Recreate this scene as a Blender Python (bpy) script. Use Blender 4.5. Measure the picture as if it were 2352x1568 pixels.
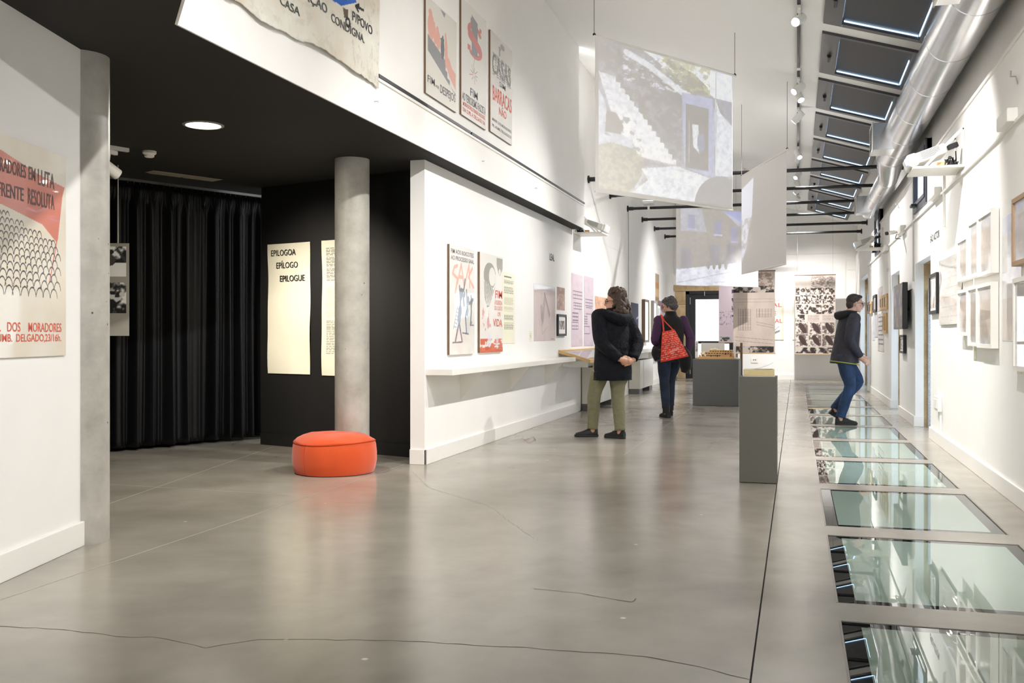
import bpy, bmesh, math, random
import numpy as np
from mathutils import Vector, Matrix

for _o in list(bpy.data.objects):
    bpy.data.objects.remove(_o, do_unlink=True)
scene = bpy.context.scene
COL = scene.collection
PI = math.pi

# ------------------------------------------------------------------ camera, world, exposure
CAM_H = 1.15
FPX = 2287.0                       # focal length in pixels of the 2352 wide frame
YAW = math.radians(15.96)          # camera turned to the left of the hall axis (+Y)
HORIZON = 770.0
cam_data = bpy.data.cameras.new('camera')
cam_data.sensor_width = 36.0
cam_data.lens = 36.0 * FPX / 2352.0
cam_data.shift_y = -(784.0 - HORIZON) / 2352.0
cam_data.clip_start = 0.05
cam = bpy.data.objects.new('camera', cam_data)
cam.location = (0, 0, CAM_H)
cam.rotation_euler = (PI / 2, 0, YAW)
COL.objects.link(cam)
scene.camera = cam

world = bpy.data.worlds.new('world')
scene.world = world
world.use_nodes = True
wb = world.node_tree.nodes['Background']
wb.inputs[0].default_value = (0.92, 0.96, 1.0, 1)
wb.inputs[1].default_value = 1.9

vs = scene.view_settings
vs.view_transform = 'Standard'
vs.look = 'None'
vs.gamma = 1.0
vs.use_curve_mapping = False
vs.exposure = 0.88
scene.cycles.use_denoising = True
scene.cycles.max_bounces = 8
scene.cycles.diffuse_bounces = 7
scene.cycles.glossy_bounces = 3
scene.cycles.transmission_bounces = 4
scene.cycles.transparent_max_bounces = 6
scene.cycles.caustics_reflective = False
scene.cycles.caustics_refractive = False
scene.cycles.use_adaptive_sampling = True
scene.cycles.adaptive_threshold = 0.10
scene.cycles.adaptive_min_samples = 16
scene.cycles.sample_clamp_indirect = 8.0
SPOT_W = 360.0                     # power of one track spot
WARM = (1.0, 0.90, 0.78)
NEUT = (1.0, 0.98, 0.958)

# ------------------------------------------------------------------ pixel -> place
FW = Vector((-math.sin(YAW), math.cos(YAW), 0))
RT = Vector((math.cos(YAW), math.sin(YAW), 0))
CAM = Vector((0, 0, CAM_H))
def ray(px, py):
    return FW + RT * ((px - 1176.0) / FPX) + Vector((0, 0, (HORIZON - py) / FPX))
def at_depth(px, py, d):
    return CAM + ray(px, py) * d
def on_floor(px, py):
    r = ray(px, py)
    return CAM + r * (-CAM_H / r.z)
class Surf:
    """a vertical wall face: origin o, unit U to the right as seen from the room, N out of the wall"""
    def __init__(s, o, U):
        s.o = Vector(o); s.U = Vector(U).normalized(); s.V = Vector((0, 0, 1))
        s.N = s.U.cross(s.V)
    def hit(s, px, py):
        r = ray(px, py)
        t = (s.o - CAM).dot(s.N) / r.dot(s.N)
        p = CAM + r * t
        return (p - s.o).dot(s.U), p.z
    def rect(s, xl, yt, yb, xr):
        a0, zt = s.hit(xl, yt); _, zb = s.hit(xl, yb); a1, _ = s.hit(xr, (yt + yb) / 2)
        return a0, a1, zb, zt
    def pt(s, a, z, n=0.0):
        return s.o + s.U * a + s.N * n + Vector((0, 0, z - s.o.z))

# ------------------------------------------------------------------ materials
MATS = {}
def srgb(c):
    if isinstance(c, (list, tuple, np.ndarray)):
        a = np.asarray(c, float)
        return np.where(a <= 0.04045, a / 12.92, ((a + 0.055) / 1.055) ** 2.4)
    return c
def hexc(h):
    return tuple(int(h[i:i + 2], 16) / 255 for i in (0, 2, 4))
def mat(name, col=(0.8, 0.8, 0.8), rough=0.5, metal=0.0, spec=0.5, noise=None, bump=None, emit=None, coat=0.0, trans=0.0, ior=1.5, alpha=1.0, sheen=0.0):
    """col in display values. noise=(scale, amount[, dark colour]); bump=(scale, strength)"""
    if name in MATS:
        return MATS[name]
    m = bpy.data.materials.new(name); m.use_nodes = True
    nt = m.node_tree; b = nt.nodes['Principled BSDF']
    c = tuple(srgb(col)) + (1,)
    b.inputs['Base Color'].default_value = c
    b.inputs['Roughness'].default_value = rough
    b.inputs['Metallic'].default_value = metal
    b.inputs['Specular IOR Level'].default_value = spec
    b.inputs['IOR'].default_value = ior
    b.inputs['Coat Weight'].default_value = coat
    b.inputs['Transmission Weight'].default_value = trans
    b.inputs['Alpha'].default_value = alpha
    b.inputs['Sheen Weight'].default_value = sheen
    if emit:
        b.inputs['Emission Color'].default_value = tuple(srgb(emit[0])) + (1,)
        b.inputs['Emission Strength'].default_value = emit[1]
    tc = None
    if noise or bump:
        tc = nt.nodes.new('ShaderNodeTexCoord')
    if noise:
        n = nt.nodes.new('ShaderNodeTexNoise'); n.inputs['Scale'].default_value = noise[0]
        n.inputs['Detail'].default_value = 6; n.inputs['Roughness'].default_value = 0.6
        nt.links.new(tc.outputs['Object'], n.inputs['Vector'])
        r = nt.nodes.new('ShaderNodeValToRGB')
        r.color_ramp.elements[0].position = 0.3; r.color_ramp.elements[1].position = 0.7
        dk = tuple(srgb(noise[2])) + (1,) if len(noise) > 2 else tuple(x * (1 - noise[1]) for x in c[:3]) + (1,)
        r.color_ramp.elements[0].color = dk; r.color_ramp.elements[1].color = c
        nt.links.new(n.outputs['Fac'], r.inputs['Fac']); nt.links.new(r.outputs['Color'], b.inputs['Base Color'])
    if bump:
        n2 = nt.nodes.new('ShaderNodeTexNoise'); n2.inputs['Scale'].default_value = bump[0]; n2.inputs['Detail'].default_value = 4
        nt.links.new(tc.outputs['Object'], n2.inputs['Vector'])
        bp = nt.nodes.new('ShaderNodeBump'); bp.inputs['Strength'].default_value = bump[1]; bp.inputs['Distance'].default_value = bump[2] if len(bump) > 2 else 0.01
        nt.links.new(n2.outputs['Fac'], bp.inputs['Height']); nt.links.new(bp.outputs['Normal'], b.inputs['Normal'])
    m.cycles.emission_sampling = 'NONE'
    MATS[name] = m
    return m
def emat(name, col, strength):
    if name in MATS: return MATS[name]
    m = bpy.data.materials.new(name); m.use_nodes = True
    nt = m.node_tree; nt.nodes.clear()
    e = nt.nodes.new('ShaderNodeEmission'); o = nt.nodes.new('ShaderNodeOutputMaterial')
    e.inputs[0].default_value = tuple(srgb(col)) + (1,); e.inputs[1].default_value = strength
    nt.links.new(e.outputs[0], o.inputs[0]); m.cycles.emission_sampling = 'NONE'; MATS[name] = m
    return m
def print_mat(name, rough=0.55, emit=0.0, coat=0.0, base=None, fine=0.0):
    """printed sheet: the colour comes from the sheet's own painted colour attribute"""
    if name in MATS: return MATS[name]
    m = bpy.data.materials.new(name); m.use_nodes = True
    nt = m.node_tree; b = nt.nodes['Principled BSDF']
    a = nt.nodes.new('ShaderNodeAttribute'); a.attribute_name = 'ink'
    b.inputs['Roughness'].default_value = rough; b.inputs['Coat Weight'].default_value = coat; b.inputs['Coat Roughness'].default_value = 0.03
    if base is None:
        nt.links.new(a.outputs['Color'], b.inputs['Base Color'])
    else:
        b.inputs['Base Color'].default_value = tuple(srgb(base)) + (1,)
    if emit:
        nt.links.new(a.outputs['Color'], b.inputs['Emission Color']); b.inputs['Emission Strength'].default_value = emit
    m.cycles.emission_sampling = 'NONE'
    MATS[name] = m
    return m

# ------------------------------------------------------------------ mesh collector
class MB:
    def __init__(s): s.v = []; s.f = []
    def add(s, vs, fs):
        k = len(s.v); s.v += [tuple(p) for p in vs]; s.f += [tuple(i + k for i in f) for f in fs]; return s
    def box(s, x0, x1, y0, y1, z0, z1):
        v = [(x0,y0,z0),(x1,y0,z0),(x1,y1,z0),(x0,y1,z0),(x0,y0,z1),(x1,y0,z1),(x1,y1,z1),(x0,y1,z1)]
        return s.add(v, [(0,3,2,1),(4,5,6,7),(0,1,5,4),(1,2,6,5),(2,3,7,6),(3,0,4,7)])
    def hexa(s, v):
        return s.add(v, [(0,3,2,1),(4,5,6,7),(0,1,5,4),(1,2,6,5),(2,3,7,6),(3,0,4,7)])
    def obox(s, o, U, V, N, a0, a1, b0, b1, n0, n1):
        o = Vector(o); P = lambda a, b, n: o + U * a + V * b + N * n
        return s.hexa([P(a0,b0,n0),P(a1,b0,n0),P(a1,b0,n1),P(a0,b0,n1),P(a0,b1,n0),P(a1,b1,n0),P(a1,b1,n1),P(a0,b1,n1)])
    def prism(s, pts, z0, z1):
        n = len(pts)
        v = [(x, y, z0) for x, y in pts] + [(x, y, z1) for x, y in pts]
        return s.add(v, [tuple(range(n - 1, -1, -1)), tuple(range(n, 2 * n))] + [(i, (i + 1) % n, n + (i + 1) % n, n + i) for i in range(n)])
    def extr(s, pts, d):
        n = len(pts); d = Vector(d)
        v = [Vector(p) for p in pts] + [Vector(p) + d for p in pts]
        return s.add(v, [tuple(range(n - 1, -1, -1)), tuple(range(n, 2 * n))] + [(i, (i + 1) % n, n + (i + 1) % n, n + i) for i in range(n)])
    def tube(s, pts, rad, n=10, caps=True, flat=None):
        """flat: per point (ratio) squashing of the second axis"""
        pts = [Vector(p) for p in pts]; m = len(pts)
        if not isinstance(rad, (list, tuple)): rad = [rad] * m
        T = []
        for i in range(m):
            t = (pts[min(i + 1, m - 1)] - pts[max(i - 1, 0)])
            T.append(t.normalized() if t.length > 1e-9 else Vector((0, 0, 1)))
        ref = Vector((0, 0, 1)) if abs(T[0].z) < 0.9 else Vector((1, 0, 0))
        a = T[0].cross(ref).normalized()
        vs = []; fs = []
        for i in range(m):
            a = (a - T[i] * a.dot(T[i])).normalized(); b = T[i].cross(a)
            q = 1.0 if flat is None else (flat[i] if isinstance(flat, (list, tuple)) else flat)
            for k in range(n):
                w = 2 * PI * k / n
                vs.append(pts[i] + a * (math.cos(w) * rad[i]) + b * (math.sin(w) * rad[i] * q))
        for i in range(m - 1):
            for k in range(n):
                k2 = (k + 1) % n
                fs.append((i * n + k, i * n + k2, (i + 1) * n + k2, (i + 1) * n + k))
        if caps:
            fs.append(tuple(range(n - 1, -1, -1))); fs.append(tuple(range((m - 1) * n, m * n)))
        return s.add(vs, fs)
    def loft(s, rings, caps=True):
        n = len(rings[0]); vs = [p for r in rings for p in r]; fs = []
        for i in range(len(rings) - 1):
            for k in range(n):
                k2 = (k + 1) % n
                fs.append((i * n + k, i * n + k2, (i + 1) * n + k2, (i + 1) * n + k))
        if caps:
            fs.append(tuple(range(n - 1, -1, -1))); fs.append(tuple(range((len(rings) - 1) * n, len(rings) * n)))
        return s.add(vs, fs)
    def lathe(s, prof, n=32, c=(0, 0, 0), axis='z'):
        rings = []
        for r, z in prof:
            ring = []
            for k in range(n):
                w = 2 * PI * k / n
                if axis == 'z': p = (c[0] + r * math.cos(w), c[1] + r * math.sin(w), c[2] + z)
                elif axis == 'y': p = (c[0] + r * math.cos(w), c[1] + z, c[2] - r * math.sin(w))
                else: p = (c[0] + z, c[1] + r * math.cos(w), c[2] + r * math.sin(w))
                ring.append(p)
            rings.append(ring)
        return s.loft(rings)
    def ell(s, c, r, M=None, nu=16, nv=10):
        vs = []; fs = []
        c = Vector(c)
        for i in range(nv + 1):
            th = PI * i / nv
            for k in range(nu):
                w = 2 * PI * k / nu
                st = max(math.sin(th), 0.02)
                p = Vector((r[0] * st * math.cos(w), r[1] * st * math.sin(w), -r[2] * math.cos(th)))
                if M is not None: p = M @ p
                vs.append(c + p)
        for i in range(nv):
            for k in range(nu):
                k2 = (k + 1) % nu
                fs.append((i * nu + k, i * nu + k2, (i + 1) * nu + k2, (i + 1) * nu + k))
        fs.append(tuple(range(nu - 1, -1, -1))); fs.append(tuple(range(nv * nu, (nv + 1) * nu)))
        return s.add(vs, fs)
    def mesh(s, name):
        me = bpy.data.meshes.new(name); me.from_pydata(s.v, [], s.f); me.update(); return me
    def build(s, name, m=None, parent=None, smooth=False, bevel=0.0, seg=2):
        me = s.mesh(name)
        return put(name, me, m, parent, smooth, bevel, seg)
def put(name, me, m=None, parent=None, smooth=False, bevel=0.0, seg=2):
    if m is not None:
        me.materials.clear(); me.materials.append(m)
    if smooth: me.polygons.foreach_set('use_smooth', [True] * len(me.polygons))
    o = bpy.data.objects.new(name, me); COL.objects.link(o)
    if parent is not None:
        o.parent = parent; o.matrix_parent_inverse = parent_inv(parent)
    if smooth == 'auto':
        sharp_edges(me)
    if bevel:
        b = o.modifiers.new('bevel', 'BEVEL'); b.width = bevel; b.segments = seg; b.limit_method = 'ANGLE'; b.angle_limit = 0.7
    return o
def world_of(p):
    M = p.matrix_basis.copy()
    return world_of(p.parent) @ p.matrix_parent_inverse @ M if p.parent is not None else M
def parent_inv(p):
    return world_of(p).inverted()
def sharp_edges(me, ang=0.6):
    bm = bmesh.new(); bm.from_mesh(me)
    for e in bm.edges:
        if len(e.link_faces) == 2 and e.calc_face_angle(0) > ang: e.smooth = False
    bm.to_mesh(me); bm.free()
def tag(o, label, cat=None, group=None, kind=None):
    o['label'] = label
    if cat: o['category'] = cat
    if group: o['group'] = group
    if kind: o['kind'] = kind
    return o
def struct(o, label=None):
    o['kind'] = 'structure'
    if label: o['label'] = label
    return o
def empty(name, loc=(0, 0, 0), label=None, cat=None, group=None, rz=0.0):
    o = bpy.data.objects.new(name, None); COL.objects.link(o)
    o.location = loc; o.rotation_euler = (0, 0, rz); o.empty_display_size = 0.1
    if label: tag(o, label, cat, group)
    return o
def copy_tree(o, parent=None):
    c = o.copy(); COL.objects.link(c)
    if parent is not None: c.parent = parent
    for ch in list(o.children): copy_tree(ch, c)
    return c
def evald(o):
    """mesh of an object with its modifiers applied"""
    dg = bpy.context.evaluated_depsgraph_get(); dg.update()
    return bpy.data.meshes.new_from_object(o.evaluated_get(dg))

# ------------------------------------------------------------------ writing
_txt = {}
def text_mesh(t, bold=0.0, sp=1.0, shear=0.0):
    key = (t, bold, sp, shear)
    if key not in _txt:
        cu = bpy.data.curves.new('lettering', 'FONT'); cu.body = t; cu.size = 1.0; cu.offset = bold; cu.space_character = sp
        cu.shear = shear; cu.resolution_u = 3
        ob = bpy.data.objects.new('lettering', cu); COL.objects.link(ob)
        me = evald(ob)
        n = len(me.vertices); co = np.zeros(n * 3); me.vertices.foreach_get('co', co); co = co.reshape(-1, 3)
        fs = [tuple(p.vertices) for p in me.polygons]
        bpy.data.objects.remove(ob, do_unlink=True); bpy.data.meshes.remove(me)
        _txt[key] = (co, fs)
    return _txt[key]
def lettering(t, o, U, V, N, w, h, m, parent=None, n=0.0015, bold=0.0, name='lettering', sp=1.0, capfit=True, slant=0.0):
    """a line of letters fitted into w x h (capital height h) with its lower left corner at o"""
    bold = min(bold, .011)
    co, fs = text_mesh(t, bold, sp)
    x0, x1 = co[:, 0].min(), co[:, 0].max()
    H = 0.70 + bold * 2 if capfit else (co[:, 1].max() - co[:, 1].min())
    y0 = -bold if capfit else co[:, 1].min()
    o = Vector(o)
    vs = []
    for c in co:
        v = (c[1] - y0) / H * h
        vs.append(o + U * ((c[0] - x0) / max(x1 - x0, 1e-6) * w + slant * v) + V * v + N * n)
    return MB().add(vs, fs).build(name, m, parent)

# ------------------------------------------------------------------ painted sheets
_rng = np.random.default_rng(7)
def vnoise(nx, ny, fx, fy, rng, octaves=4):
    out = np.zeros((ny, nx)); amp = 1.0; tot = 0
    for k in range(octaves):
        gx, gy = max(int(fx * 2 ** k), 1) + 2, max(int(fy * 2 ** k), 1) + 2
        g = rng.random((gy, gx))
        xs = np.linspace(0, gx - 1.001, nx); ys = np.linspace(0, gy - 1.001, ny)
        xi = xs.astype(int); yi = ys.astype(int); xf = xs - xi; yf = ys - yi
        xf = xf * xf * (3 - 2 * xf); yf = yf * yf * (3 - 2 * yf)
        a = g[np.ix_(yi, xi)] * (1 - xf) + g[np.ix_(yi, xi + 1)] * xf
        b = g[np.ix_(yi + 1, xi)] * (1 - xf) + g[np.ix_(yi + 1, xi + 1)] * xf
        out += amp * (a * (1 - yf[:, None]) + b * yf[:, None]); tot += amp; amp *= 0.55
    return out / tot
class Canvas:
    """colours at the points of a grid; u, v from 0 to 1, v upwards; display colours"""
    def __init__(s, w, h, step, bg, seed=1):
        s.w, s.h = w, h
        s.nx = int(min(max(w / step, 2), 420)) + 1; s.ny = int(min(max(h / step, 2), 420)) + 1
        s.c = np.ones((s.ny, s.nx, 3)) * np.array(bg)
        s.u, s.v = np.meshgrid(np.linspace(0, 1, s.nx), np.linspace(0, 1, s.ny))
        s.rng = np.random.default_rng(seed); s.asp = h / w
    def put(s, mask, col, a=1.0):
        m = (mask.astype(float) * a)[..., None]
        s.c = s.c * (1 - m) + np.array(col) * m; return s
    def rect(s, u0, v0, u1, v1, col, a=1.0):
        return s.put((s.u >= u0) & (s.u <= u1) & (s.v >= v0) & (s.v <= v1), col, a)
    def ell(s, cu, cv, ru, rv, col, a=1.0, rot=0.0):
        x = s.u - cu; y = s.v - cv
        if rot: x, y = x * math.cos(rot) + y * math.sin(rot), -x * math.sin(rot) + y * math.cos(rot)
        return s.put((x / ru) ** 2 + (y / rv) ** 2 <= 1, col, a)
    def poly(s, pts, col, a=1.0):
        ins = np.zeros(s.u.shape, bool); n = len(pts); j = n - 1
        for i in range(n):
            xi, yi = pts[i]; xj, yj = pts[j]
            if yi != yj:
                ins ^= ((yi > s.v) != (yj > s.v)) & (s.u < (xj - xi) * (s.v - yi) / (yj - yi) + xi)
            j = i
        return s.put(ins, col, a)
    def line(s, pts, th, col, a=1.0):
        """th as a share of the width"""
        m = np.zeros(s.u.shape, bool)
        for (x0, y0), (x1, y1) in zip(pts[:-1], pts[1:]):
            X = s.u - x0; Y = (s.v - y0) * s.asp; dx = x1 - x0; dy = (y1 - y0) * s.asp
            L = dx * dx + dy * dy + 1e-12; t = np.clip((X * dx + Y * dy) / L, 0, 1)
            m |= (X - t * dx) ** 2 + (Y - t * dy) ** 2 <= (th / 2) ** 2
        return s.put(m, col, a)
    def arc(s, cu, cv, r, th, col, a0=0.0, a1=PI, a=1.0, sq=1.0):
        X = s.u - cu; Y = (s.v - cv) * s.asp / sq; R = np.hypot(X, Y); W = np.arctan2(Y, X)
        return s.put((abs(R - r) <= th / 2) & (W >= a0) & (W <= a1), col, a)
    def noise(s, fx, fy, amt, tint=(1, 1, 1)):
        n = vnoise(s.nx, s.ny, fx, fy, s.rng)
        n = (n - n.mean()) / (n.std() + 1e-6)
        s.c = np.clip(s.c * (1 + amt * n[..., None] * np.array(tint)), 0, 1); return s
    def blot(s, u0, v0, u1, v1, fx, fy, thr, col, a=1.0):
        n = vnoise(s.nx, s.ny, fx / max(u1 - u0, .05), fy / max(v1 - v0, .05), s.rng)
        lo, hi = n.min(), n.max(); n = (n - lo) / (hi - lo)
        return s.put((n > thr) & (s.u >= u0) & (s.u <= u1) & (s.v >= v0) & (s.v <= v1), col, a)
    def photo(s, u0, v0, u1, v1, dark=(.16, .13, .12), light=(.86, .83, .80), f=5, seed=None):
        """a grainy monochrome photograph: tone masses of changing size"""
        ru, rv = u1 - u0, v1 - v0
        n = vnoise(s.nx, s.ny, f / ru, f / rv * (rv * s.asp / ru), s.rng, 5)
        m = (s.u >= u0) & (s.u <= u1) & (s.v >= v0) & (s.v <= v1)
        if not m.any(): return s
        k = n[m]; lo, hi = np.percentile(k, 8), np.percentile(k, 92)
        t = np.clip((n - lo) / (hi - lo + 1e-6), 0, 1); t = np.clip((t - .5) * 2.2 + .5, 0, 1)[..., None]
        col = np.array(dark) * (1 - t) + np.array(light) * t
        s.c = np.where(m[..., None], col, s.c); return s
    def words(s, u0, v0, u1, v1, rows, col, a=.7, fill=.55, ragged=.1):
        rh = (v1 - v0) / rows
        for r in range(rows):
            b = v0 + r * rh; e = u1 - s.rng.random() * ragged * (u1 - u0); x = u0
            while x < e:
                L = (u1 - u0) * (0.04 + s.rng.random() * .10)
                s.rect(x, b + rh * (1 - fill) / 2, min(x + L, e), b + rh * (1 + fill) / 2, col, a)
                x += L + (u1 - u0) * .02
        return s
def sheet(name, cv, o, U, V, N, m, parent=None, n=0.0, wave=None, thick=0.0):
    """the canvas as a sheet of its real size; wave(u, v) -> push along N"""
    o = Vector(o); nx, ny = cv.nx, cv.ny
    us = cv.u.ravel() * cv.w; vs = cv.v.ravel() * cv.h
    off = np.full(us.shape, n)
    if wave is not None: off = off + wave(cv.u.ravel(), cv.v.ravel())
    co = np.array(o)[None] + us[:, None] * np.array(U) + vs[:, None] * np.array(V) + off[:, None] * np.array(N)
    return grid_sheet(name, co, nx, ny, cv.c, m, parent, thick)
def grid_sheet(name, co, nx, ny, cols, m, parent=None, thick=0.0):
    idx = np.arange(nx * ny).reshape(ny, nx)
    q = np.stack([idx[:-1, :-1], idx[:-1, 1:], idx[1:, 1:], idx[1:, :-1]], -1).reshape(-1, 4)
    me = bpy.data.meshes.new(name)
    me.vertices.add(len(co)); me.vertices.foreach_set('co', co.astype(np.float32).ravel())
    me.loops.add(q.size); me.loops.foreach_set('vertex_index', q.astype(np.int32).ravel())
    me.polygons.add(len(q)); me.polygons.foreach_set('loop_start', np.arange(0, q.size, 4, dtype=np.int32))
    me.polygons.foreach_set('loop_total', np.full(len(q), 4, np.int32))
    me.update(calc_edges=True)
    at = me.color_attributes.new('ink', 'FLOAT_COLOR', 'POINT')
    lin = np.ones((len(co), 4), np.float32); lin[:, :3] = srgb(np.clip(cols.reshape(-1, 3), 0, 1))
    at.data.foreach_set('color', lin.ravel())
    me.polygons.foreach_set('use_smooth', [True] * len(me.polygons))
    ob = put(name, me, m, parent)
    if thick:
        s = ob.modifiers.new('thick', 'SOLIDIFY'); s.thickness = thick; s.offset = -1
    return ob

# ================================================================== THE ROOM
ZC = 2.715            # black entrance ceiling
XL = -3.18            # gallery wall on the left (lower)
XF = -3.00            # upper wall / fascia on the left
XR = 1.44             # wall on the right
YB = 26.9             # end wall
def cz(x): return 4.39 - 0.30 * x      # sloping white ceiling

LW = Surf((XL, 0, 0), (0, 1, 0)); FA = Surf((XF, 0, 0), (0, 1, 0))
RW = Surf((XR, 0, 0), (0, -1, 0)); BW = Surf((0, YB, 0), (1, 0, 0))
KA, KB = Vector((-5.44, 9.39, 0)), Vector((-3.40, 8.74, 0))
KW = Surf(KA, KB - KA)
NA, NB = Vector((-2.12, -2.0, 0)), Vector((-3.79, 4.69, 0))
NW = Surf(NA, NB - NA)

M_wall = mat('white_plaster', (.945, .938, .925), .75, noise=(2.5, .03), bump=(60, .03))
M_ceil = mat('white_ceiling_paint', (.95, .945, .935), .8)
M_black = mat('black_paint', (.085, .082, .080), .55, noise=(1.5, .12), bump=(40, .05))
M_blackceil = mat('black_ceiling_paint', (.105, .096, .085), .85, noise=(1.2, .12))
M_white = mat('white_lacquer', (.93, .92, .895), .4)
M_base = mat('white_baseboard', (.93, .92, .90), .5)
M_dark = mat('dark_metal', (.12, .12, .13), .45)
M_grey = mat('grey_paint', (.35, .35, .345), .5)
M_wood = mat('pine_wood', (.84, .69, .46), .5, noise=(14, .15), bump=(30, .05))
M_brown = mat('walnut_wood', (.46, .36, .27), .45, noise=(14, .2))
M_chrome = mat('brushed_steel', (.75, .75, .75), .3, metal=1.0)
M_sand = mat('sandstone', (.78, .69, .54), .85, noise=(5, .3, (.62, .52, .38)), bump=(25, .6))
M_fabricw = mat('white_textile', (.93, .92, .90), .8)
M_ink = mat('black_ink', (.13, .13, .14), .6)
M_inkgrey = mat('grey_ink', (.42, .42, .44), .6)
M_inkred = mat('red_ink', (.83, .36, .28), .6)
M_inkpink = mat('faded_red_ink', (.90, .60, .53), .6)
M_glass = None

def concrete_floor():
    m = bpy.data.materials.new('polished_concrete'); m.use_nodes = True
    nt = m.node_tree; b = nt.nodes['Principled BSDF']; N = nt.nodes.new; L = nt.links.new
    tc = N('ShaderNodeTexCoord')
    def noise(scale, det=6, dist=0.0):
        n = N('ShaderNodeTexNoise'); n.inputs['Scale'].default_value = scale; n.inputs['Detail'].default_value = det
        n.inputs['Distortion'].default_value = dist; n.inputs['Roughness'].default_value = .6
        L(tc.outputs['Object'], n.inputs['Vector']); return n
    def ramp(src, e):
        r = N('ShaderNodeValToRGB')
        while len(r.color_ramp.elements) < len(e): r.color_ramp.elements.new(.5)
        for k, (p, c) in enumerate(e):
            r.color_ramp.elements[k].position = p; r.color_ramp.elements[k].color = tuple(srgb(c)) + (1,)
        L(src, r.inputs['Fac']); return r
    big = noise(.5, 5, .3); mid = noise(2.2, 8, .2)
    r1 = ramp(big.outputs['Fac'], [(.28, (.54, .518, .47)), (.50, (.635, .613, .57)), (.72, (.70, .678, .632))])
    r2 = ramp(mid.outputs['Fac'], [(.25, (.90, .89, .88)), (.75, (1, 1, 1))])
    mx = N('ShaderNodeMix'); mx.data_type = 'RGBA'; mx.blend_type = 'MULTIPLY'; mx.inputs[0].default_value = .75
    L(r1.outputs['Color'], mx.inputs[6]); L(r2.outputs['Color'], mx.inputs[7])
    # small pale paint flecks
    vo = N('ShaderNodeTexVoronoi'); vo.inputs['Scale'].default_value = 2.3; L(tc.outputs['Object'], vo.inputs['Vector'])
    fl = ramp(vo.outputs['Distance'], [(.018, (1, 1, 1)), (.035, (0, 0, 0))])
    mx2 = N('ShaderNodeMix'); mx2.data_type = 'RGBA'
    L(fl.outputs['Color'], mx2.inputs[0]); L(mx.outputs[2], mx2.inputs[6]); mx2.inputs[7].default_value = tuple(srgb((.82, .81, .78))) + (1,)
    L(mx2.outputs[2], b.inputs['Base Color'])
    rr = N('ShaderNodeMapRange'); rr.inputs[1].default_value = .3; rr.inputs[2].default_value = .7; rr.inputs[3].default_value = .20; rr.inputs[4].default_value = .26
    L(mid.outputs['Fac'], rr.inputs[0]); L(rr.outputs[0], b.inputs['Roughness'])
    b.inputs['Specular IOR Level'].default_value = .7
    bp = N('ShaderNodeBump'); bp.inputs['Strength'].default_value = .025; bp.inputs['Distance'].default_value = .01
    L(noise(9, 3).outputs['Fac'], bp.inputs['Height']); L(bp.outputs['Normal'], b.inputs['Normal'])
    return m
def raw_concrete():
    m = bpy.data.materials.new('cast_concrete'); m.use_nodes = True
    nt = m.node_tree; b = nt.nodes['Principled BSDF']; N = nt.nodes.new; L = nt.links.new
    tc = N('ShaderNodeTexCoord')
    n = N('ShaderNodeTexNoise'); n.inputs['Scale'].default_value = 3.5; n.inputs['Detail'].default_value = 8; n.inputs['Roughness'].default_value = .65
    L(tc.outputs['Object'], n.inputs['Vector'])
    r = N('ShaderNodeValToRGB'); r.color_ramp.elements[0].position = .32; r.color_ramp.elements[1].position = .68
    r.color_ramp.elements[0].color = tuple(srgb((.60, .585, .55))) + (1,); r.color_ramp.elements[1].color = tuple(srgb((.74, .725, .69))) + (1,)
    L(n.outputs['Fac'], r.inputs['Fac'])
    vo = N('ShaderNodeTexVoronoi'); vo.inputs['Scale'].default_value = 9; L(tc.outputs['Object'], vo.inputs['Vector'])
    h = N('ShaderNodeValToRGB'); h.color_ramp.elements[0].position = .035; h.color_ramp.elements[1].position = .07
    h.color_ramp.elements[0].color = (0.12, .11, .1, 1); h.color_ramp.elements[1].color = (1, 1, 1, 1)
    L(vo.outputs['Distance'], h.inputs['Fac'])
    mx = N('ShaderNodeMix'); mx.data_type = 'RGBA'; mx.blend_type = 'MULTIPLY'; mx.inputs[0].default_value = 1
    L(r.outputs['Color'], mx.inputs[6]); L(h.outputs['Color'], mx.inputs[7]); L(mx.outputs[2], b.inputs['Base Color'])
    b.inputs['Roughness'].default_value = .5
    bp = N('ShaderNodeBump'); bp.inputs['Strength'].default_value = .15; bp.inputs['Distance'].default_value = .01
    L(n.outputs['Fac'], bp.inputs['Height']); L(bp.outputs['Normal'], b.inputs['Normal'])
    return m
M_floor = concrete_floor(); M_conc = raw_concrete()

# ---- floor: concrete slabs with an open joint, and the strip of glass panes on the right
PX0, PX1 = 0.17, 1.17
PANES = [(4.23 + 1.80 * k - 1.52, 4.23 + 1.80 * k) for k in range(-1, 12)]
JX = -0.148
fl = MB()
fl.box(-8.5, JX - .0035, -3, YB + .6, -.12, 0)
fl.box(JX + .0035, PX0, -3, YB + .6, -.12, 0)
fl.box(PX1, 2.1, -3, YB + .6, -.12, 0)
ys = [-3.0] + [v for p in PANES for v in p] + [YB + .6]
for k in range(0, len(ys), 2):
    fl.box(PX0, PX1, ys[k], ys[k + 1], -.12, 0)
floor = struct(fl.build('floor', M_floor), 'polished grey concrete floor')
bed = MB().box(-8.5, 2.1, -3, YB + .6, -.30, -.121).build('subfloor', M_dark, floor)
M_joint = mat('joint_dirt', (.13, .12, .11), .9)
MB().box(JX - .0034, JX + .0034, -2.9, YB - .05, -.03, -.004).build('floor_joint', M_joint, floor)
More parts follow.
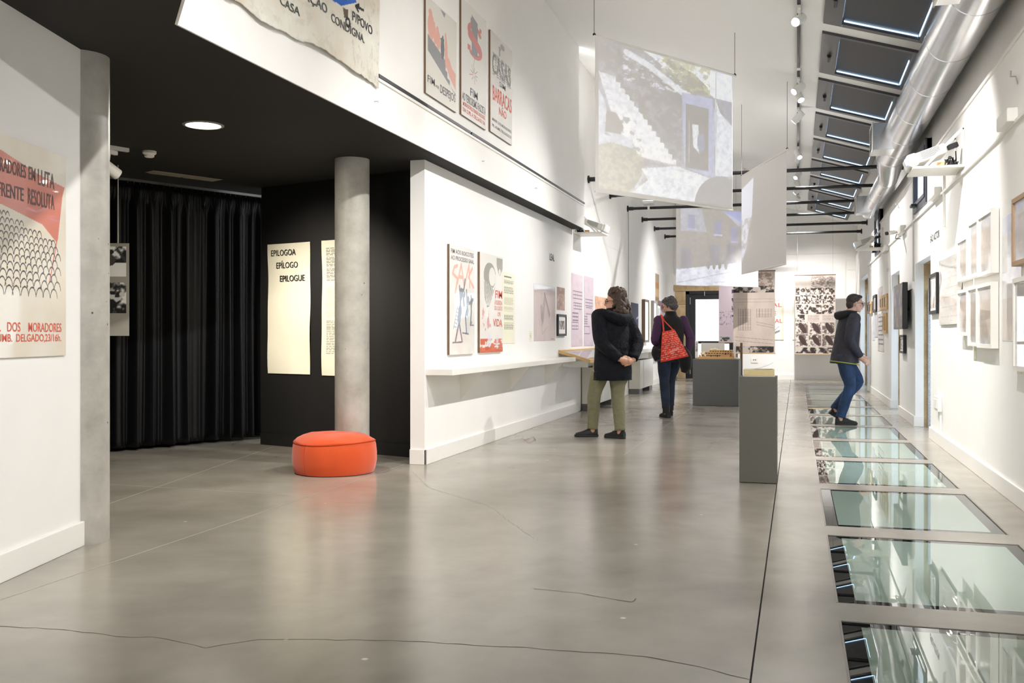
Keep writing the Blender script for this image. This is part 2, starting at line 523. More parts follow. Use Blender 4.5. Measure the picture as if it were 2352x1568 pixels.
def floor_line(name, pts, w, m, jit=0.0, seed=1):
    rng = random.Random(seed); P = [Vector((p[0], p[1], 0)) for p in pts]; Q = []
    for a, b in zip(P[:-1], P[1:]):
        n = max(2, int((b - a).length / .05)) if jit else 1
        for i in range(n):
            q = a.lerp(b, i / n); q = q + Vector((rng.uniform(-jit, jit), rng.uniform(-jit, jit), 0)); Q.append(q)
    Q.append(P[-1]); vs = []; fs = []
    for i, q in enumerate(Q):
        t = (Q[min(i + 1, len(Q) - 1)] - Q[max(i - 1, 0)]).normalized(); s = Vector((-t.y, t.x, 0)) * (w / 2 * (rng.uniform(.4, 1.2) if jit else 1))
        vs += [q + s + Vector((0, 0, .0008)), q - s + Vector((0, 0, .0008))]
        if i: fs.append((2 * i - 2, 2 * i - 1, 2 * i + 1, 2 * i))
    return MB().add(vs, fs).build(name, m, floor)
M_crack = mat('crack_line', (.40, .38, .35), .8)
M_pale = mat('joint_filler', (.70, .69, .66), .7)
G = lambda l: [on_floor(*p) for p in l]
floor_line('crack', G([(0,1438),(140,1445),(290,1463),(350,1462),(470,1487),(590,1468),(900,1470),(1250,1490),(1480,1507),(1600,1530),(1720,1560)]), .006, M_crack, .006, 3)
floor_line('crack', G([(1225,1352),(1330,1362),(1452,1383),(1460,1374)]), .006, M_crack, .004, 5)
floor_line('crack', G([(945,1080),(985,1120),(1120,1160),(1230,1240)]), .004, M_pale, .008, 6)
floor_line('floor_joint', [(-3.30, -1.5), (-3.33, 3.4), (-3.36, 8.25)], .005, M_pale)
floor_line('floor_joint', [(-6.2, 6.6), (-3.36, 6.45)], .005, M_pale)
floor_line('floor_joint', [(-5.2, 9.2), (-4.4, 5.2)], .005, M_pale)
for yy in (9.4, 13.6, 17.8, 22.0):
    floor_line('floor_joint', [(-3.1, yy), (JX - .02, yy - .02)], .003, M_pale)
floor_line('floor_joint', [(-1.6, 9.5), (-1.62, 26.5)], .003, M_pale)
MK = mat('red_chalk', (.62, .42, .38), .9)
floor_line('chalk_mark', G([(1185,1012),(1200,1006),(1215,1018),(1230,1010),(1225,1002),(1200,1014)]), .008, MK, .004, 9)

M_frost = mat('green_frosted_glass', (.60, .68, .64), .004, spec=1.0, ior=1.75)
M_clear = mat('dark_clear_glass', (.05, .055, .055), .004, spec=1.0, ior=1.75)
M_angle = mat('pane_edge_angle', (.55, .53, .50), .5)
glass_words = ['nearest the camera, cut off by the bottom edge', 'nearest full pane at the front right corner', 'reflecting the far black picture frame', 'reflecting the lower skylight blinds', 'third full pane along the strip',
  'beside the walking man', 'right under the walking man\'s shoe', 'just beyond the walking man', 'level with the second doorway', 'beyond the second doorway', 'level with the far projector shelf', 'near the far end of the strip', 'last of the strip by the end wall']
for k, (y0, y1) in enumerate(PANES):
    e = empty('floor_glass_pane', ((PX0 + PX1) / 2, (y0 + y1) / 2, 0))
    nth = ['zeroth', 'first', 'second', 'third', 'fourth', 'fifth', 'sixth', 'seventh', 'eighth', 'ninth', 'tenth', 'eleventh', 'twelfth'][k]
    lab = 'walk-on glass floor pane just outside the lower right corner' if k == 0 else f'walk-on green glass pane in the concrete floor, {nth} along the strip from the front'
    tag(e, lab, 'glass pane', 'glass panes let into the floor')
    g = .004
    MB().box(PX0 + .075, PX1 - .075, y0 + .07, y1 - .07, -.03, -.003).build('frosted_field', M_frost, e)
    b = MB()
    b.box(PX0 + g, PX0 + .075, y0 + g, y1 - g, -.03, -.003); b.box(PX1 - .075, PX1 - g, y0 + g, y1 - g, -.03, -.003)
    b.box(PX0 + .075, PX1 - .075, y0 + g, y0 + .07, -.03, -.003); b.box(PX0 + .075, PX1 - .075, y1 - .07, y1 - g, -.03, -.003)
    b.build('clear_border', M_clear, e)
    b = MB()
    b.box(PX0 - .006, PX0 + .002, y0, y1, -.02, .002); b.box(PX1 - .002, PX1 + .006, y0, y1, -.02, .002)
    b.build('edge_angle', M_angle, e)

# ---- right wall with doorways and high windows
DOORS = [(12.0, 13.5, 2.05), (15.5, 16.8, 2.10), (22.2, 24.8, 2.45)]
WINS = [(12.3, 13.55, 2.68, 3.42), (18.95, 20.1, 2.64, 3.42)]
def wall_pieces(x0, x1, top, ins=0.0):
    b = MB(); ycur = -3.0
    cuts = sorted([(d[0] + ins, d[1] - ins, [(0, d[2] - ins)]) for d in DOORS])
    wins = [(w[0] + ins, w[1] - ins, w[2] + ins, w[3] - ins) for w in WINS]
    edges = sorted({-3.0, YB} | {v for c in cuts for v in c[:2]} | {v for w in wins for v in w[:2]})
    for a, c in zip(edges[:-1], edges[1:]):
        m = (a + c) / 2; holes = []
        for d in cuts:
            if d[0] < m < d[1]: holes += d[2]
        for w in wins:
            if w[0] < m < w[1]: holes.append((w[2], w[3]))
        z = 0.0
        for h0, h1 in sorted(holes):
            if h0 > z: b.box(x0, x1, a, c, z, h0)
            z = h1
        b.box(x0, x1, a, c, z, top)
    return b
wall_right = struct(wall_pieces(XR, XR + .10, 3.16).build('wall_right', M_wall), 'white gallery wall on the right')
up = MB()
for a, c in ((-3.0, 12.3), (13.55, 18.95), (20.1, YB)):
    up.box(XR + .05, XR + .10, a, c, 3.16, 4.02)
for a, c in ((12.3, 13.55), (18.95, 20.1)):
    up.box(XR + .05, XR + .10, a, c, 3.42, 4.02)
up.build('upper_band', M_wall, wall_right)
so = wall_pieces(XR + .10, XR + .34, 4.02, -.0).build('stone_core', M_sand, wall_right)
# baseboards on the right, wrapping into each doorway
bb = MB(); spans = [(-3.0, 12.0), (13.5, 15.5), (16.8, 22.2), (24.8, YB)]
for a, c in spans:
    bb.box(XR - .018, XR, a - (.0 if a < 0 else .0), c, 0, .13)
for d in DOORS:
    bb.box(XR - .018, XR + .10, d[1] - .018, d[1], 0, .13)
    bb.box(XR - .018, XR + .10, d[0], d[0] + .018, 0, .13)
struct(bb.build('baseboard_right', M_base, bevel=.004), 'white baseboard of the right wall')
# frosted daylight glazing at the back of each doorway
M_frostday = bpy.data.materials.new('granular_frosted_glazing'); M_frostday.use_nodes = True
_nt = M_frostday.node_tree; _nt.nodes.clear()
_o = _nt.nodes.new('ShaderNodeOutputMaterial'); _t = _nt.nodes.new('ShaderNodeBsdfTranslucent'); _g = _nt.nodes.new('ShaderNodeBsdfTransparent'); _m = _nt.nodes.new('ShaderNodeMixShader')
_n = _nt.nodes.new('ShaderNodeTexNoise'); _n.inputs['Scale'].default_value = 45; _n.inputs['Detail'].default_value = 5
_r = _nt.nodes.new('ShaderNodeValToRGB'); _r.color_ramp.elements[0].position = .35; _r.color_ramp.elements[0].color = (.55, .62, .70, 1); _r.color_ramp.elements[1].position = .6; _r.color_ramp.elements[1].color = (.9, .95, 1, 1)
_tc = _nt.nodes.new('ShaderNodeTexCoord'); _nt.links.new(_tc.outputs['Object'], _n.inputs['Vector']); _nt.links.new(_n.outputs['Fac'], _r.inputs['Fac'])
_nt.links.new(_r.outputs['Color'], _t.inputs[0]); _nt.links.new(_r.outputs['Color'], _g.inputs[0])
_m.inputs[0].default_value = .35; _nt.links.new(_t.outputs[0], _m.inputs[1]); _nt.links.new(_g.outputs[0], _m.inputs[2]); _nt.links.new(_m.outputs[0], _o.inputs[0])
M_granite = mat('daylit_granite', (.82, .84, .87), .9, noise=(70, .4, (.58, .60, .64)), bump=(60, .7))
for k, d in enumerate(DOORS):
    e = empty(f'door_{k + 1}', (XR + .3, (d[0] + d[1]) / 2, 0)); struct(e, ['nearest doorway in the right wall with stone jamb and frosted daylight pane', 'middle doorway in the right wall beside the wall screen', 'farthest doorway in the right wall with stone jamb'][k])
    MB().box(XR + .22, XR + .23, d[0], d[1], 0.02, d[2] - .22).build('frosted_pane', M_frostday, e)
    MB().box(XR + .145, XR + .335, d[1] - .04, d[1] - .001, 0.001, d[2] - .33).build('granite_jamb', M_granite, e, bevel=.006)
    st = MB()
    st.box(XR + .20, XR + .26, d[0], d[1], d[2] - .22, d[2]); st.build('stone_lintel', M_sand, e)
for k, (y0, y1, z0, z1) in enumerate(WINS):
    e = empty(f'window_{k + 1}', (XR, (y0 + y1) / 2, z0)); struct(e, ['dark framed window high on the right wall behind the near projector', 'dark framed window high on the right wall behind the far projector'][k])
    b = MB(); t = .07
    for q in ((y0, y0 + t, z0, z1), (y1 - t, y1, z0, z1), (y0 + t, y1 - t, z0, z0 + t), (y0 + t, y1 - t, z1 - t, z1)):
        b.box(XR - .02, XR + .06, *q)
    b.build('window_frame', mat('anthracite_frame', (.22, .23, .27), .4), e, bevel=.004)
    b = MB(); t2 = .12
    for q in ((y0 + t, y0 + t2, z0 + t, z1 - t), (y1 - t2, y1 - t, z0 + t, z1 - t), (y0 + t2, y1 - t2, z0 + t, z0 + t2), (y0 + t2, y1 - t2, z1 - t2, z1 - t)):
        b.box(XR - .03, XR + .05, *q)
    b.build('sash', mat('anthracite_frame'), e, bevel=.004)
    MB().box(XR + .02, XR + .028, y0 + t2, y1 - t2, z0 + t2, z1 - t2).build('pane', M_frostday, e)
    MB().box(XR - .09, XR - .03, y1 - .45, y1 - .28, z0 + .05, z0 + .085).build('handle', M_dark, e, bevel=.006)
# ledge line and cable conduit along the right wall
struct(MB().box(XR - .012, XR + .05, -3, 12.3, 3.15, 3.175).box(XR - .012, XR + .05, 13.55, 18.95, 3.15, 3.175).box(XR - .012, XR + .05, 20.1, YB, 3.15, 3.175).build('trim_1', M_base), 'thin white ledge along the top of the right wall')

# ---- sloping ceiling with skylight openings
SK = [(10.83 + 1.94 * (k - 2), 10.83 + 1.94 * (k - 2) + 1.58) for k in range(0, 10)]
SX0, SX1 = .265, 1.20
def sbox(b, x0, x1, y0, y1, t0, t1):
    z = lambda x, t: cz(x) + t
    return b.hexa([(x0,y0,z(x0,t0)),(x1,y0,z(x1,t0)),(x1,y1,z(x1,t0)),(x0,y1,z(x0,t0)),(x0,y0,z(x0,t1)),(x1,y0,z(x1,t1)),(x1,y1,z(x1,t1)),(x0,y1,z(x0,t1))])
c = MB()
sbox(c, -3.6, SX0, -3, YB + .2, 0, .15); sbox(c, SX1, XR + .3, -3, YB + .2, 0, .15)
yy = [-3.0] + [v for p in SK for v in p] + [YB + .2]
for k in range(0, len(yy), 2): sbox(c, SX0, SX1, yy[k], yy[k + 1], 0, .15)
ceiling = struct(c.build('ceiling', M_ceil), 'white sloping ceiling over the gallery')

# ---- left side of the gallery
wl = MB()
wl.box(XL - .14, XL, 8.30, YB, 0, ZC)
wl.box(XL - .14, XL, 14.36, YB, ZC, cz(XL - .1))
wall_left = struct(wl.build('wall_left', M_wall, bevel=.003), 'white gallery wall on the left with posters')
uf = MB()
uf.box(XF - .42, XF, 4.36, 14.36, ZC, 3.72); uf.box(XF - .42, XF, 4.36, 13.98, 3.72, cz(XF - .2) + .1)
wall_up = struct(uf.build('wall_left_upper', M_wall), 'white upper wall over the black ceiling')
# upper wall along the diagonal edge of the entrance ceiling (behind and above the camera)
DG0, DG1 = Vector((-3.0, 4.362, 0)), Vector((1.44, -1.08, 0))
dd = (DG1 - DG0).normalized(); dn = Vector((-dd.y, dd.x, 0))
if dn.y > 0: dn = -dn
struct(MB().extr([DG0 + Vector((0, 0, ZC)), DG1 + Vector((0, 0, ZC)), DG1 + dn * .14 + Vector((0, 0, ZC)), DG0 + dn * .14 + Vector((0, 0, ZC))], (0, 0, 2.9)).build('wall_entrance_upper', M_wall), 'white upper wall at the edge of the entrance ceiling')
bbm = MB().box(XL, XL + .018, 8.30 - .018, 14.72, 0, .135).box(XL - .14, XL + .018, 8.30 - .018, 8.30, 0, .135)
for a, c_ in ((16.9, 19.35), (21.3, 23.95), (25.9, YB)): bbm.box(XL, XL + .018, a, c_, 0, .135)
struct(bbm.build('baseboard_left', M_base, bevel=.004), 'white baseboard of the left wall')
# black entrance ceiling
ce = MB().prism([(-3.012, 4.352), (XF - .012, 14.34), (XL - .13, 14.34), (XL - .13, 8.4), (-3.4, 8.84), (-5.1, 9.7), (-5.1, 10.7), (-7.6, 9.1), (-7.6, 3.5), (-4.4, 3.0), (-2.2, -2.6), (1.54, -2.6), (1.54, -1.22)], ZC - .003, ZC + .10)
ceil_in = struct(ce.build('ceiling_entrance', M_blackceil), 'black entrance ceiling')
# soffit between fascia and lower wall, black: part of the same ceiling
# black wall with the epilogue panels
kn = KW.N
struct(MB().extr([KA - KW.U * .0, KB, KB - kn * .12, KA - kn * .12], (0, 0, ZC)).build('wall_booth_back', M_black), 'black wall behind the concrete column')
struct(MB().extr([KA + kn * .014, KB + kn * .014, KB, KA], (0, 0, .12)).build('baseboard_booth', M_black), 'black baseboard of the black wall')
struct(MB().extr([(-7.5, 8.9, 0), (-7.5, 3.4, 0), (-7.62, 3.4, 0), (-7.62, 8.9, 0)], (0, 0, ZC)).build('wall_booth_left', M_black), 'unseen black wall at the far left of the booth, shutting out light')  # unseen booth sides, put in to stop outside light leaking in
struct(MB().extr([(-7.5, 3.4, 0), (-3.9, 4.2, 0), (-3.9, 4.1, 0), (-7.5, 3.3, 0)], (0, 0, ZC)).build('wall_booth_front', M_black), 'unseen black wall closing the booth against outside light')
struct(MB().extr([(-7.5, 8.9, 0), (-5.2, 10.5, 0), (-5.2, 10.6, 0), (-7.5, 9.0, 0)], (0, 0, ZC)).build('wall_booth_curtain', M_black), 'black wall behind the curtain')
# near left wall
nn = NW.N
struct(MB().extr([NA, NB, NB - nn * .12, NA - nn * .12], (0, 0, ZC)).build('wall_entrance_left', M_wall, bevel=.002), 'white wall at the left edge')
nb_ = NB + (NA - NB).normalized() * .02
struct(MB().extr([NA + nn * .018, NB + nn * .018, NB, NA], (0, 0, .135)).build('baseboard_entrance', M_base, bevel=.004), 'white baseboard at the left edge')
# end wall with the glazed door
DX0, DX1, DZ = -2.86, -1.50, 2.33
bw = MB()
bw.box(-3.6, DX0, YB, YB + .15, 0, 5.6); bw.box(DX1, XR + .4, YB, YB + .15, 0, 5.0); bw.box(DX0, DX1, YB, YB + .15, DZ, 5.4)
wall_back = struct(bw.build('wall_back', M_wall), 'white end wall of the gallery')
struct(MB().box(DX1, XR, YB - .018, YB, 0, .13).build('baseboard_back', M_base), 'white baseboard of the end wall')
t2 = empty('trim_2', (DX0, YB, 0)); struct(t2, 'sandstone surround of the glazed end door')
zz = [0, .42, .80, 1.22, 1.62, 1.98, DZ]
for k in range(6):
    MB().box(DX0 - .30 + (.03 if k % 2 else 0), DX0, YB - .03, YB + .12, zz[k] + .004, zz[k + 1] - .004).build('stone', M_sand, t2, bevel=.006)
for a, c_ in ((-3.17, -2.35), (-2.345, -1.5), (-1.495, -1.2)):
    MB().box(a, c_, YB - .03, YB + .12, DZ + .004, DZ + .17).build('stone', M_sand, t2, bevel=.006)
dr = empty('door_4', (DX0, YB, 0)); struct(dr, 'black framed glazed door at the far end')
b = MB().box(DX0, DX0 + .10, YB - .01, YB + .1, 0, DZ).box(DX1 - .10, DX1, YB - .01, YB + .1, 0, DZ).box(DX0, DX1, YB - .01, YB + .1, DZ - .08, DZ)
b.build('door_frame', M_dark, dr)
b = MB().box(DX0 + .10, DX0 + .26, YB + .02, YB + .07, 0, DZ - .08).box(DX1 - .22, DX1 - .10, YB + .02, YB + .07, 0, DZ - .08)
b.box(DX0 + .26, DX1 - .22, YB + .02, YB + .07, DZ - .22, DZ - .08).box(DX0 + .26, DX1 - .22, YB + .02, YB + .07, 0, .30).box(DX0 + .26, DX1 - .22, YB + .02, YB + .07, .93, 1.0)
b.build('door_leaf', M_dark, dr)
M_pane = mat('clear_pane', (.95, .97, 1), .0, trans=1.0, ior=1.02, spec=.1)
MB().box(DX0 + .26, DX1 - .22, YB + .04, YB + .046, .30, DZ - .22).build('pane', M_pane, dr)
MB().tube([(DX0 + .5, YB, DZ - .12), (DX0 + .5, YB - .03, DZ - .12), (DX0 + .5, YB - .03, DZ - .02)], .012, 8).build('closer', M_chrome, dr)
for z in (.12, 1.98): MB().tube([(DX0 + .12, YB + .01, z), (DX0 + .12, YB + .01, z + .18)], .011, 8).build('hinge', M_chrome, dr)
MB().box(DX0 + .22, DX0 + .24, YB - .03, YB + .02, .16, .34).build('handle', M_chrome, dr)
# daylit forecourt beyond the glazed door
struct(MB().box(-8, 6, YB + .65, YB + 12, -.3, -.02).build('ground_outside', mat('pale_paving', (.85, .84, .82), .8)), 'pale paving outside')
struct(MB().box(2.1, 8, -3, YB + .6, -.3, -.02).build('ground_outside', mat('pale_paving')), 'pale paving beyond the right wall')

# ---- concrete columns
def column(x, y, r, label):
    prof = [(r, 0)]
    for k in range(1, 25): prof.append((r * (1 + random.Random(k).uniform(-.003, .003)), ZC * k / 24.0))
    o = MB().lathe(prof, 40, (x, y, 0)).build('column', M_conc, None, smooth='auto')
    struct(o, label); return o
column(-3.86, 4.70, .153, 'round cast concrete column at the end of the near left wall')
column(-3.80, 8.12, .153, 'round cast concrete column behind the orange pouf')

# ================================================================== CEILING FITTINGS AND LAMPS
def lamp_data(name, kind, power, col, size=.05, angle=60, blend=.5):
    d = bpy.data.lights.new(name, kind); d.energy = power; d.color = col
    if kind == 'SPOT': d.spot_size = math.radians(angle); d.spot_blend = blend; d.shadow_soft_size = size
    return d
def aim(o, p, q):
    o.location = p; o.rotation_euler = (Vector(q) - Vector(p)).to_track_quat('-Z', 'Y').to_euler()

# ---- skylights with black blinds
M_skframe = mat('skylight_frame', (.30, .30, .31), .35, metal=.4)
M_blind = mat('black_blind', (.17, .17, .185), .45)
M_leak = emat('daylight_leak_glow', (.72, .86, 1.0), 2.2)  # glowing strips stand in for daylight leaking round the blinds
ordn = ['', 'nearest, cut by the top edge', 'second', 'third', 'fourth', 'fifth', 'sixth', 'seventh', 'eighth', 'last']
for k, (y0, y1) in enumerate(SK):
    e = empty('skylight', ((SX0 + SX1) / 2, (y0 + y1) / 2, cz(.73)))
    tag(e, 'roof skylight with closed black blind just outside the top edge' if k == 0 else f'roof skylight with closed black blind, {ordn[k]} from the front', 'skylight', 'skylights in the sloping ceiling')
    b = MB(); L, W = .165, .055
    sbox(b, SX0 - .01, SX0 + L, y0 - .01, y1 + .01, -.03, .10); sbox(b, SX1 - W, SX1 + .01, y0 - .01, y1 + .01, -.03, .10)
    sbox(b, SX0 + L, SX1 - W, y0 - .01, y0 + W, -.03, .10); sbox(b, SX0 + L, SX1 - W, y1 - W - .03, y1 + .01, -.03, .10)
    b.build('frame', M_skframe, e, bevel=.004)
    b = MB(); sbox(b, SX0 + L, SX1 - W, y0 + W, y1 - W - .03, .012, .035); b.build('blind', M_blind, e)
    b = MB(); sbox(b, SX0 + L + .02, SX1 - W - .012, y1 - W - .039, y1 - W - .031, -.002, .011)
    sbox(b, SX1 - W - .007, SX1 - W - .001, y0 + .45, y1 - W - .05, -.004, .011)
    sbox(b, SX0 + L + .001, SX0 + L + .004, y0 + .25, y1 - W - .12, .002, .011); b.build('leak_glow_strip', M_leak, e)
    b = MB(); xm = SX0 + .08; ym = (y0 + y1) / 2
    b.tube([(xm, ym - .06, cz(xm) - .05), (xm, ym + .10, cz(xm) - .06)], .017, 8); b.box(xm - .02, xm + .02, ym - .03, ym + .03, cz(xm) - .05, cz(xm) - .02)
    b.build('handle', M_dark, e)

# ---- tie rods across the gallery
for k in range(6):
    y = 15.5 + 1.9 * k
    e = empty('tie_rod', (-.9, y, 3.62)); tag(e, f'black steel tie rod across the gallery, {["nearest", "second", "third", "fourth", "fifth", "farthest"][k]} from the front', 'tie rod', 'tie rods across the gallery')
    MB().tube([(XL, y, 3.62), (XR + .06, y, 3.62)], .028, 10).build('rod', M_dark, e, smooth='auto')
    for x, s in ((XL + .012, 1), (XR + .05 - .012, -1)):
        MB().lathe([(.06, -.012), (.06, .012)], 14, (x, y, 3.62), 'x').build('end_plate', M_dark, e)
        MB().lathe([(.036, -.05), (.036, .05)], 12, (x + s * .06, y, 3.62), 'x').build('sleeve', M_dark, e, smooth='auto')

# ---- air duct
M_duct = mat('galvanised_steel', (.88, .88, .885), .24, metal=1.0, noise=(3, .10), bump=(5, .02))
DXC, DZC, DR = 1.24, 3.62, .205
duct = empty('air_duct', (DXC, 10, DZC)); tag(duct, 'big shiny galvanised spiral air duct running under the skylights', 'air duct')
MB().tube([(DXC, -2.5, DZC), (DXC, 14.35, DZC)], DR, 40).build('main_run', M_duct, duct, smooth='auto')
for y in (1.2, 3.6, 6.0, 7.7, 8.95, 10.2, 11.5, 12.7, 13.6, 14.3):
    MB().tube([(DXC, y - .006, DZC), (DXC, y + .006, DZC)], DR + .003, 40).build('seam_ring', M_duct, duct, smooth='auto')
x2, z2, r2 = 1.25, 3.40, .135
MB().tube([(DXC, 14.35, DZC), (DXC, 14.5, DZC - .02), (DXC + .003, 14.75, (DZC + z2) / 2), (x2, 15.0, z2 + .02), (x2, 15.2, z2)], [DR, DR * .96, (DR + r2) / 2, r2 * 1.03, r2], 32).build('reducer_bend', M_duct, duct, smooth='auto')
MB().tube([(x2, 15.2, z2), (x2, 19.15, z2)], r2, 32).build('small_run', M_duct, duct, smooth='auto')
MB().lathe([(r2, 0), (r2 * .9, .05), (r2 * .5, .10), (.01, .12)], 28, (x2, 19.15, z2), 'y').build('end_cap', M_duct, duct, smooth='auto')
for y in (15.22, 16.1, 17.0, 17.9, 18.8, 19.12):
    MB().tube([(x2, y - .006, z2), (x2, y + .006, z2)], r2 + .003, 32).build('seam_ring', M_duct, duct, smooth='auto')
MB().tube([(DXC + DR + .02 - .1, 9.2, cz(DXC) - .02), (DXC + DR - .1, 9.2, DZC + .1)], .006, 6).build('hanger', M_dark, duct)
M_grille = mat('grille_slats', (.62, .61, .60), .4, metal=.6)
def plenum(y, zc, xc, r, s, out=.13):
    bx = MB().box(xc - r - out, xc - .04, y - s / 2, y + s / 2, zc - s * .36, zc + s * .36).build('outlet_box', M_duct, duct, bevel=.004)
    xg = xc - r - out
    b = MB()
    for (a0, a1, b0, b1) in ((y - s/2 - .012, y - s/2 + .02, zc - s*.38, zc + s*.38), (y + s/2 - .02, y + s/2 + .012, zc - s*.38, zc + s*.38), (y - s/2, y + s/2, zc - s*.38, zc - s*.33), (y - s/2, y + s/2, zc + s*.33, zc + s*.38)):
        b.box(xg - .012, xg, a0, a1, b0, b1)
    b.build('grille_frame', M_base, bx)
    n = 9; proto = MB().box(xg - .009, xg - .002, y - s/2 + .02, y + s/2 - .02, -.006, .006).mesh('grille_slat')
    for i in range(n):
        o = put('grille_slat', proto, M_grille, bx); o.location.z = zc - s * .30 + s * .60 * i / (n - 1)
plenum(7.35, DZC + .02, DXC, DR, .46, .10); plenum(13.25, DZC - .02, DXC, DR, .46); plenum(18.3, z2, x2, r2, .40)

# ---- spot track with its spots
TX = .02; TZ = cz(TX)
tr = empty('spot_track', (TX, 12, TZ)); tag(tr, 'thin black light track running along the white ceiling', 'light track')
MB().box(TX - .017, TX + .017, 1.0, 26.0, TZ - .035, TZ + .004).build('rail', M_dark, tr)
for y in (3.1, 6.2, 9.3, 12.45, 15.5, 18.6, 21.7, 24.8):
    MB().box(TX - .02, TX + .02, y - .06, y + .06, TZ - .038, TZ).build('joint_cover', M_base, tr)
M_spotw = mat('white_spot_housing', (.92, .92, .91), .4)
M_lens = emat('lit_lens', (1, .97, .92), 30.0)
def spot(pos, target, label, power=SPOT_W, col=NEUT, angle=76, blend=.9, top=None, lens=M_lens, drop=.16, group='white track spots'):
    """track adapter, arm and cylinder head; pos is the ceiling point"""
    pos = Vector(pos); e = empty('track_spot', pos); tag(e, label, 'spotlight', group)
    h = pos - Vector((0, 0, drop)); d = (Vector(target) - h).normalized()
    MB().box(pos.x - .018, pos.x + .018, pos.y - .085, pos.y + .085, pos.z - .07, pos.z - .036).build('adapter', M_spotw, e, bevel=.004)
    MB().tube([pos - Vector((0, 0, .07)), h - d * .02], .011, 8).build('arm', M_spotw, e)
    MB().tube([h - d * .09, h - d * .085, h + d * .085, h + d * .09], [.040, .047, .047, .044], 24).build('head', M_spotw, e, smooth='auto')
    MB().tube([h + d * .0905, h + d * .0925], .036, 20).build('lens', lens, e)
    ld = lamp_data('spot_lamp', 'SPOT', power, col, .036, angle, blend); lo = bpy.data.objects.new('spot_lamp', ld); COL.objects.link(lo)
    aim(lo, h + d * .10, h + d * 2); lo.parent = e; lo.matrix_parent_inverse = parent_inv(e)
    return e
spots = [
 (2.2, (-3.5, 4.4, 1.2), 'white track spot over the entrance floor out of frame', 1.1),
 (3.6, (1.4, 6.5, 1.0), 'white track spot turned to the near right wall out of frame', 1.15),
 (5.4, (-3.0, 8.6, 1.8), 'white track spot turned to the upper left posters out of frame', .7),
 (7.4, (-3.1, 8.7, 1.0), 'white track spot turned to the boycott poster out of frame', .65),
 (8.3, (1.4, 9.5, 1.3), 'white track spot turned to the white frames out of frame', 1.15),
 (10.1, (-2.3, 4.9, 1.2), 'glaring track spot at the top, shining towards the camera', .95),
 (12.9, (-3.0, 10.4, 1.4), 'left one of the pair of lit track spots below the glaring spot', .8),
 (13.3, (1.4, 11.4, 1.3), 'right one of the pair of lit track spots below the glaring spot', 1.15),
 (14.6, (-3.1, 15.6, 1.2), 'white track spot seen from behind above the lit pair', .8),
 (17.6, (1.4, 15.0, 1.2), 'lit track spot just above the nearest tie rod', 1.15),
 (17.95, (-.85, 21.9, 1.1), 'unlit looking track spot aimed away just above the nearest tie rod', 1.0),
 (19.9, (-2.6, 16.5, 0.8), 'lit track spot just below the nearest tie rod', .9),
 (21.2, (1.3, 20.0, 1.2), 'track spot turned to the far right wall', 1.15),
 (22.0, (-3.1, 22.6, 1.3), 'track spot turned to the far left wall', 1.0),
 (23.6, (-1.2, 26.5, 1.3), 'farthest track spot, near the end wall', 1.0),
 (24.4, (.7, 26.8, 1.2), 'track spot lighting the photo banner on the end wall', .8)]
for y, tgt, lab, k in spots:
    spot((TX, y, TZ), tgt, lab, SPOT_W * k, angle=56 if y in (7.4, 10.1) else 36 if y == 17.95 else 76)

# ---- booth: recessed lamp, detector, vent, spot on a short track
rl = at_depth(467, 290, 7.39); rl.z = ZC
e = empty('recessed_lamp', rl); tag(e, 'round lit recessed lamp in the black ceiling', 'ceiling lamp')
MB().lathe([(.150, .004), (.150, -.008), (.128, -.012), (.124, .004)], 40, rl).build('trim_ring', mat('lamp_ring', (.6, .58, .54), .4), e, smooth='auto')
MB().lathe([(.124, .003), (.124, -.006), (.12, -.008)], 40, rl).build('diffuser', emat('lamp_diffuser', (1, .96, .88), 9.0), e)
ld = bpy.data.lights.new('lamp_glow', 'AREA'); ld.shape = 'DISK'; ld.size = .24; ld.energy = 26; ld.color = (1, .93, .80)
lo = bpy.data.objects.new('lamp_glow', ld); COL.objects.link(lo); lo.location = rl - Vector((0, 0, .02)); lo.parent = e; lo.matrix_parent_inverse = parent_inv(e)
sd = at_depth(343, 350, 8.45); sd.z = ZC
e = empty('smoke_detector', sd); tag(e, 'small white smoke detector on the black ceiling', 'smoke detector')
MB().lathe([(.058, 0), (.058, -.022), (.050, -.028)], 28, sd).build('mount', M_base, e, smooth='auto')
MB().lathe([(.050, -.028), (.040, -.036), (.040, -.050), (.030, -.056), (.02, -.057)], 28, sd).build('sensor', M_base, e, smooth='auto')
va, vb = Vector((-6.00, 8.20, ZC)), Vector((-5.68, 8.85, ZC)); vU = (vb - va).normalized(); vV = Vector((vU.y, -vU.x, 0))
e = empty('ceiling_vent', (va + vb) / 2); tag(e, 'beige slotted air vent in the black ceiling above the curtain', 'air vent')
M_vent = mat('vent_beige', (.62, .59, .53), .5); Zd = Vector((0, 0, -1))
MB().obox(va, vU, vV, Zd, 0, .74, 0, .16, 0, .006).build('frame', M_vent, e)
vme = MB().obox(va, vU, vV, Zd, .03, .36, 0, .008, .006, .014).mesh('slat'); vme2 = MB().obox(va, vU, vV, Zd, .38, .71, 0, .008, .006, .014).mesh('slat')
for i in range(7):
    for q in (vme, vme2):
        o = put('slat', q, M_vent, e); o.location = vV * (.015 + i * .0195)
bs = Vector((-5.42, 7.0, ZC))
tk = empty('short_track', bs); tag(tk, 'short white light track under the black ceiling by the near column', 'light track')
MB().obox(bs, Vector((.35, .94, 0)).normalized(), Vector((.94, -.35, 0)).normalized(), Vector((0, 0, -1)), -1.2, .13, -.017, .017, 0, .034).build('rail', M_spotw, tk)
spot(bs + Vector((-.02, -.03, 0)), (-4.6, 9.1, 1.2), 'white spot under the black ceiling lighting the epilogue panels', 200, WARM, 66, 1.0, drop=.19, lens=emat('warm_lens', (1, .9, .75), 12))

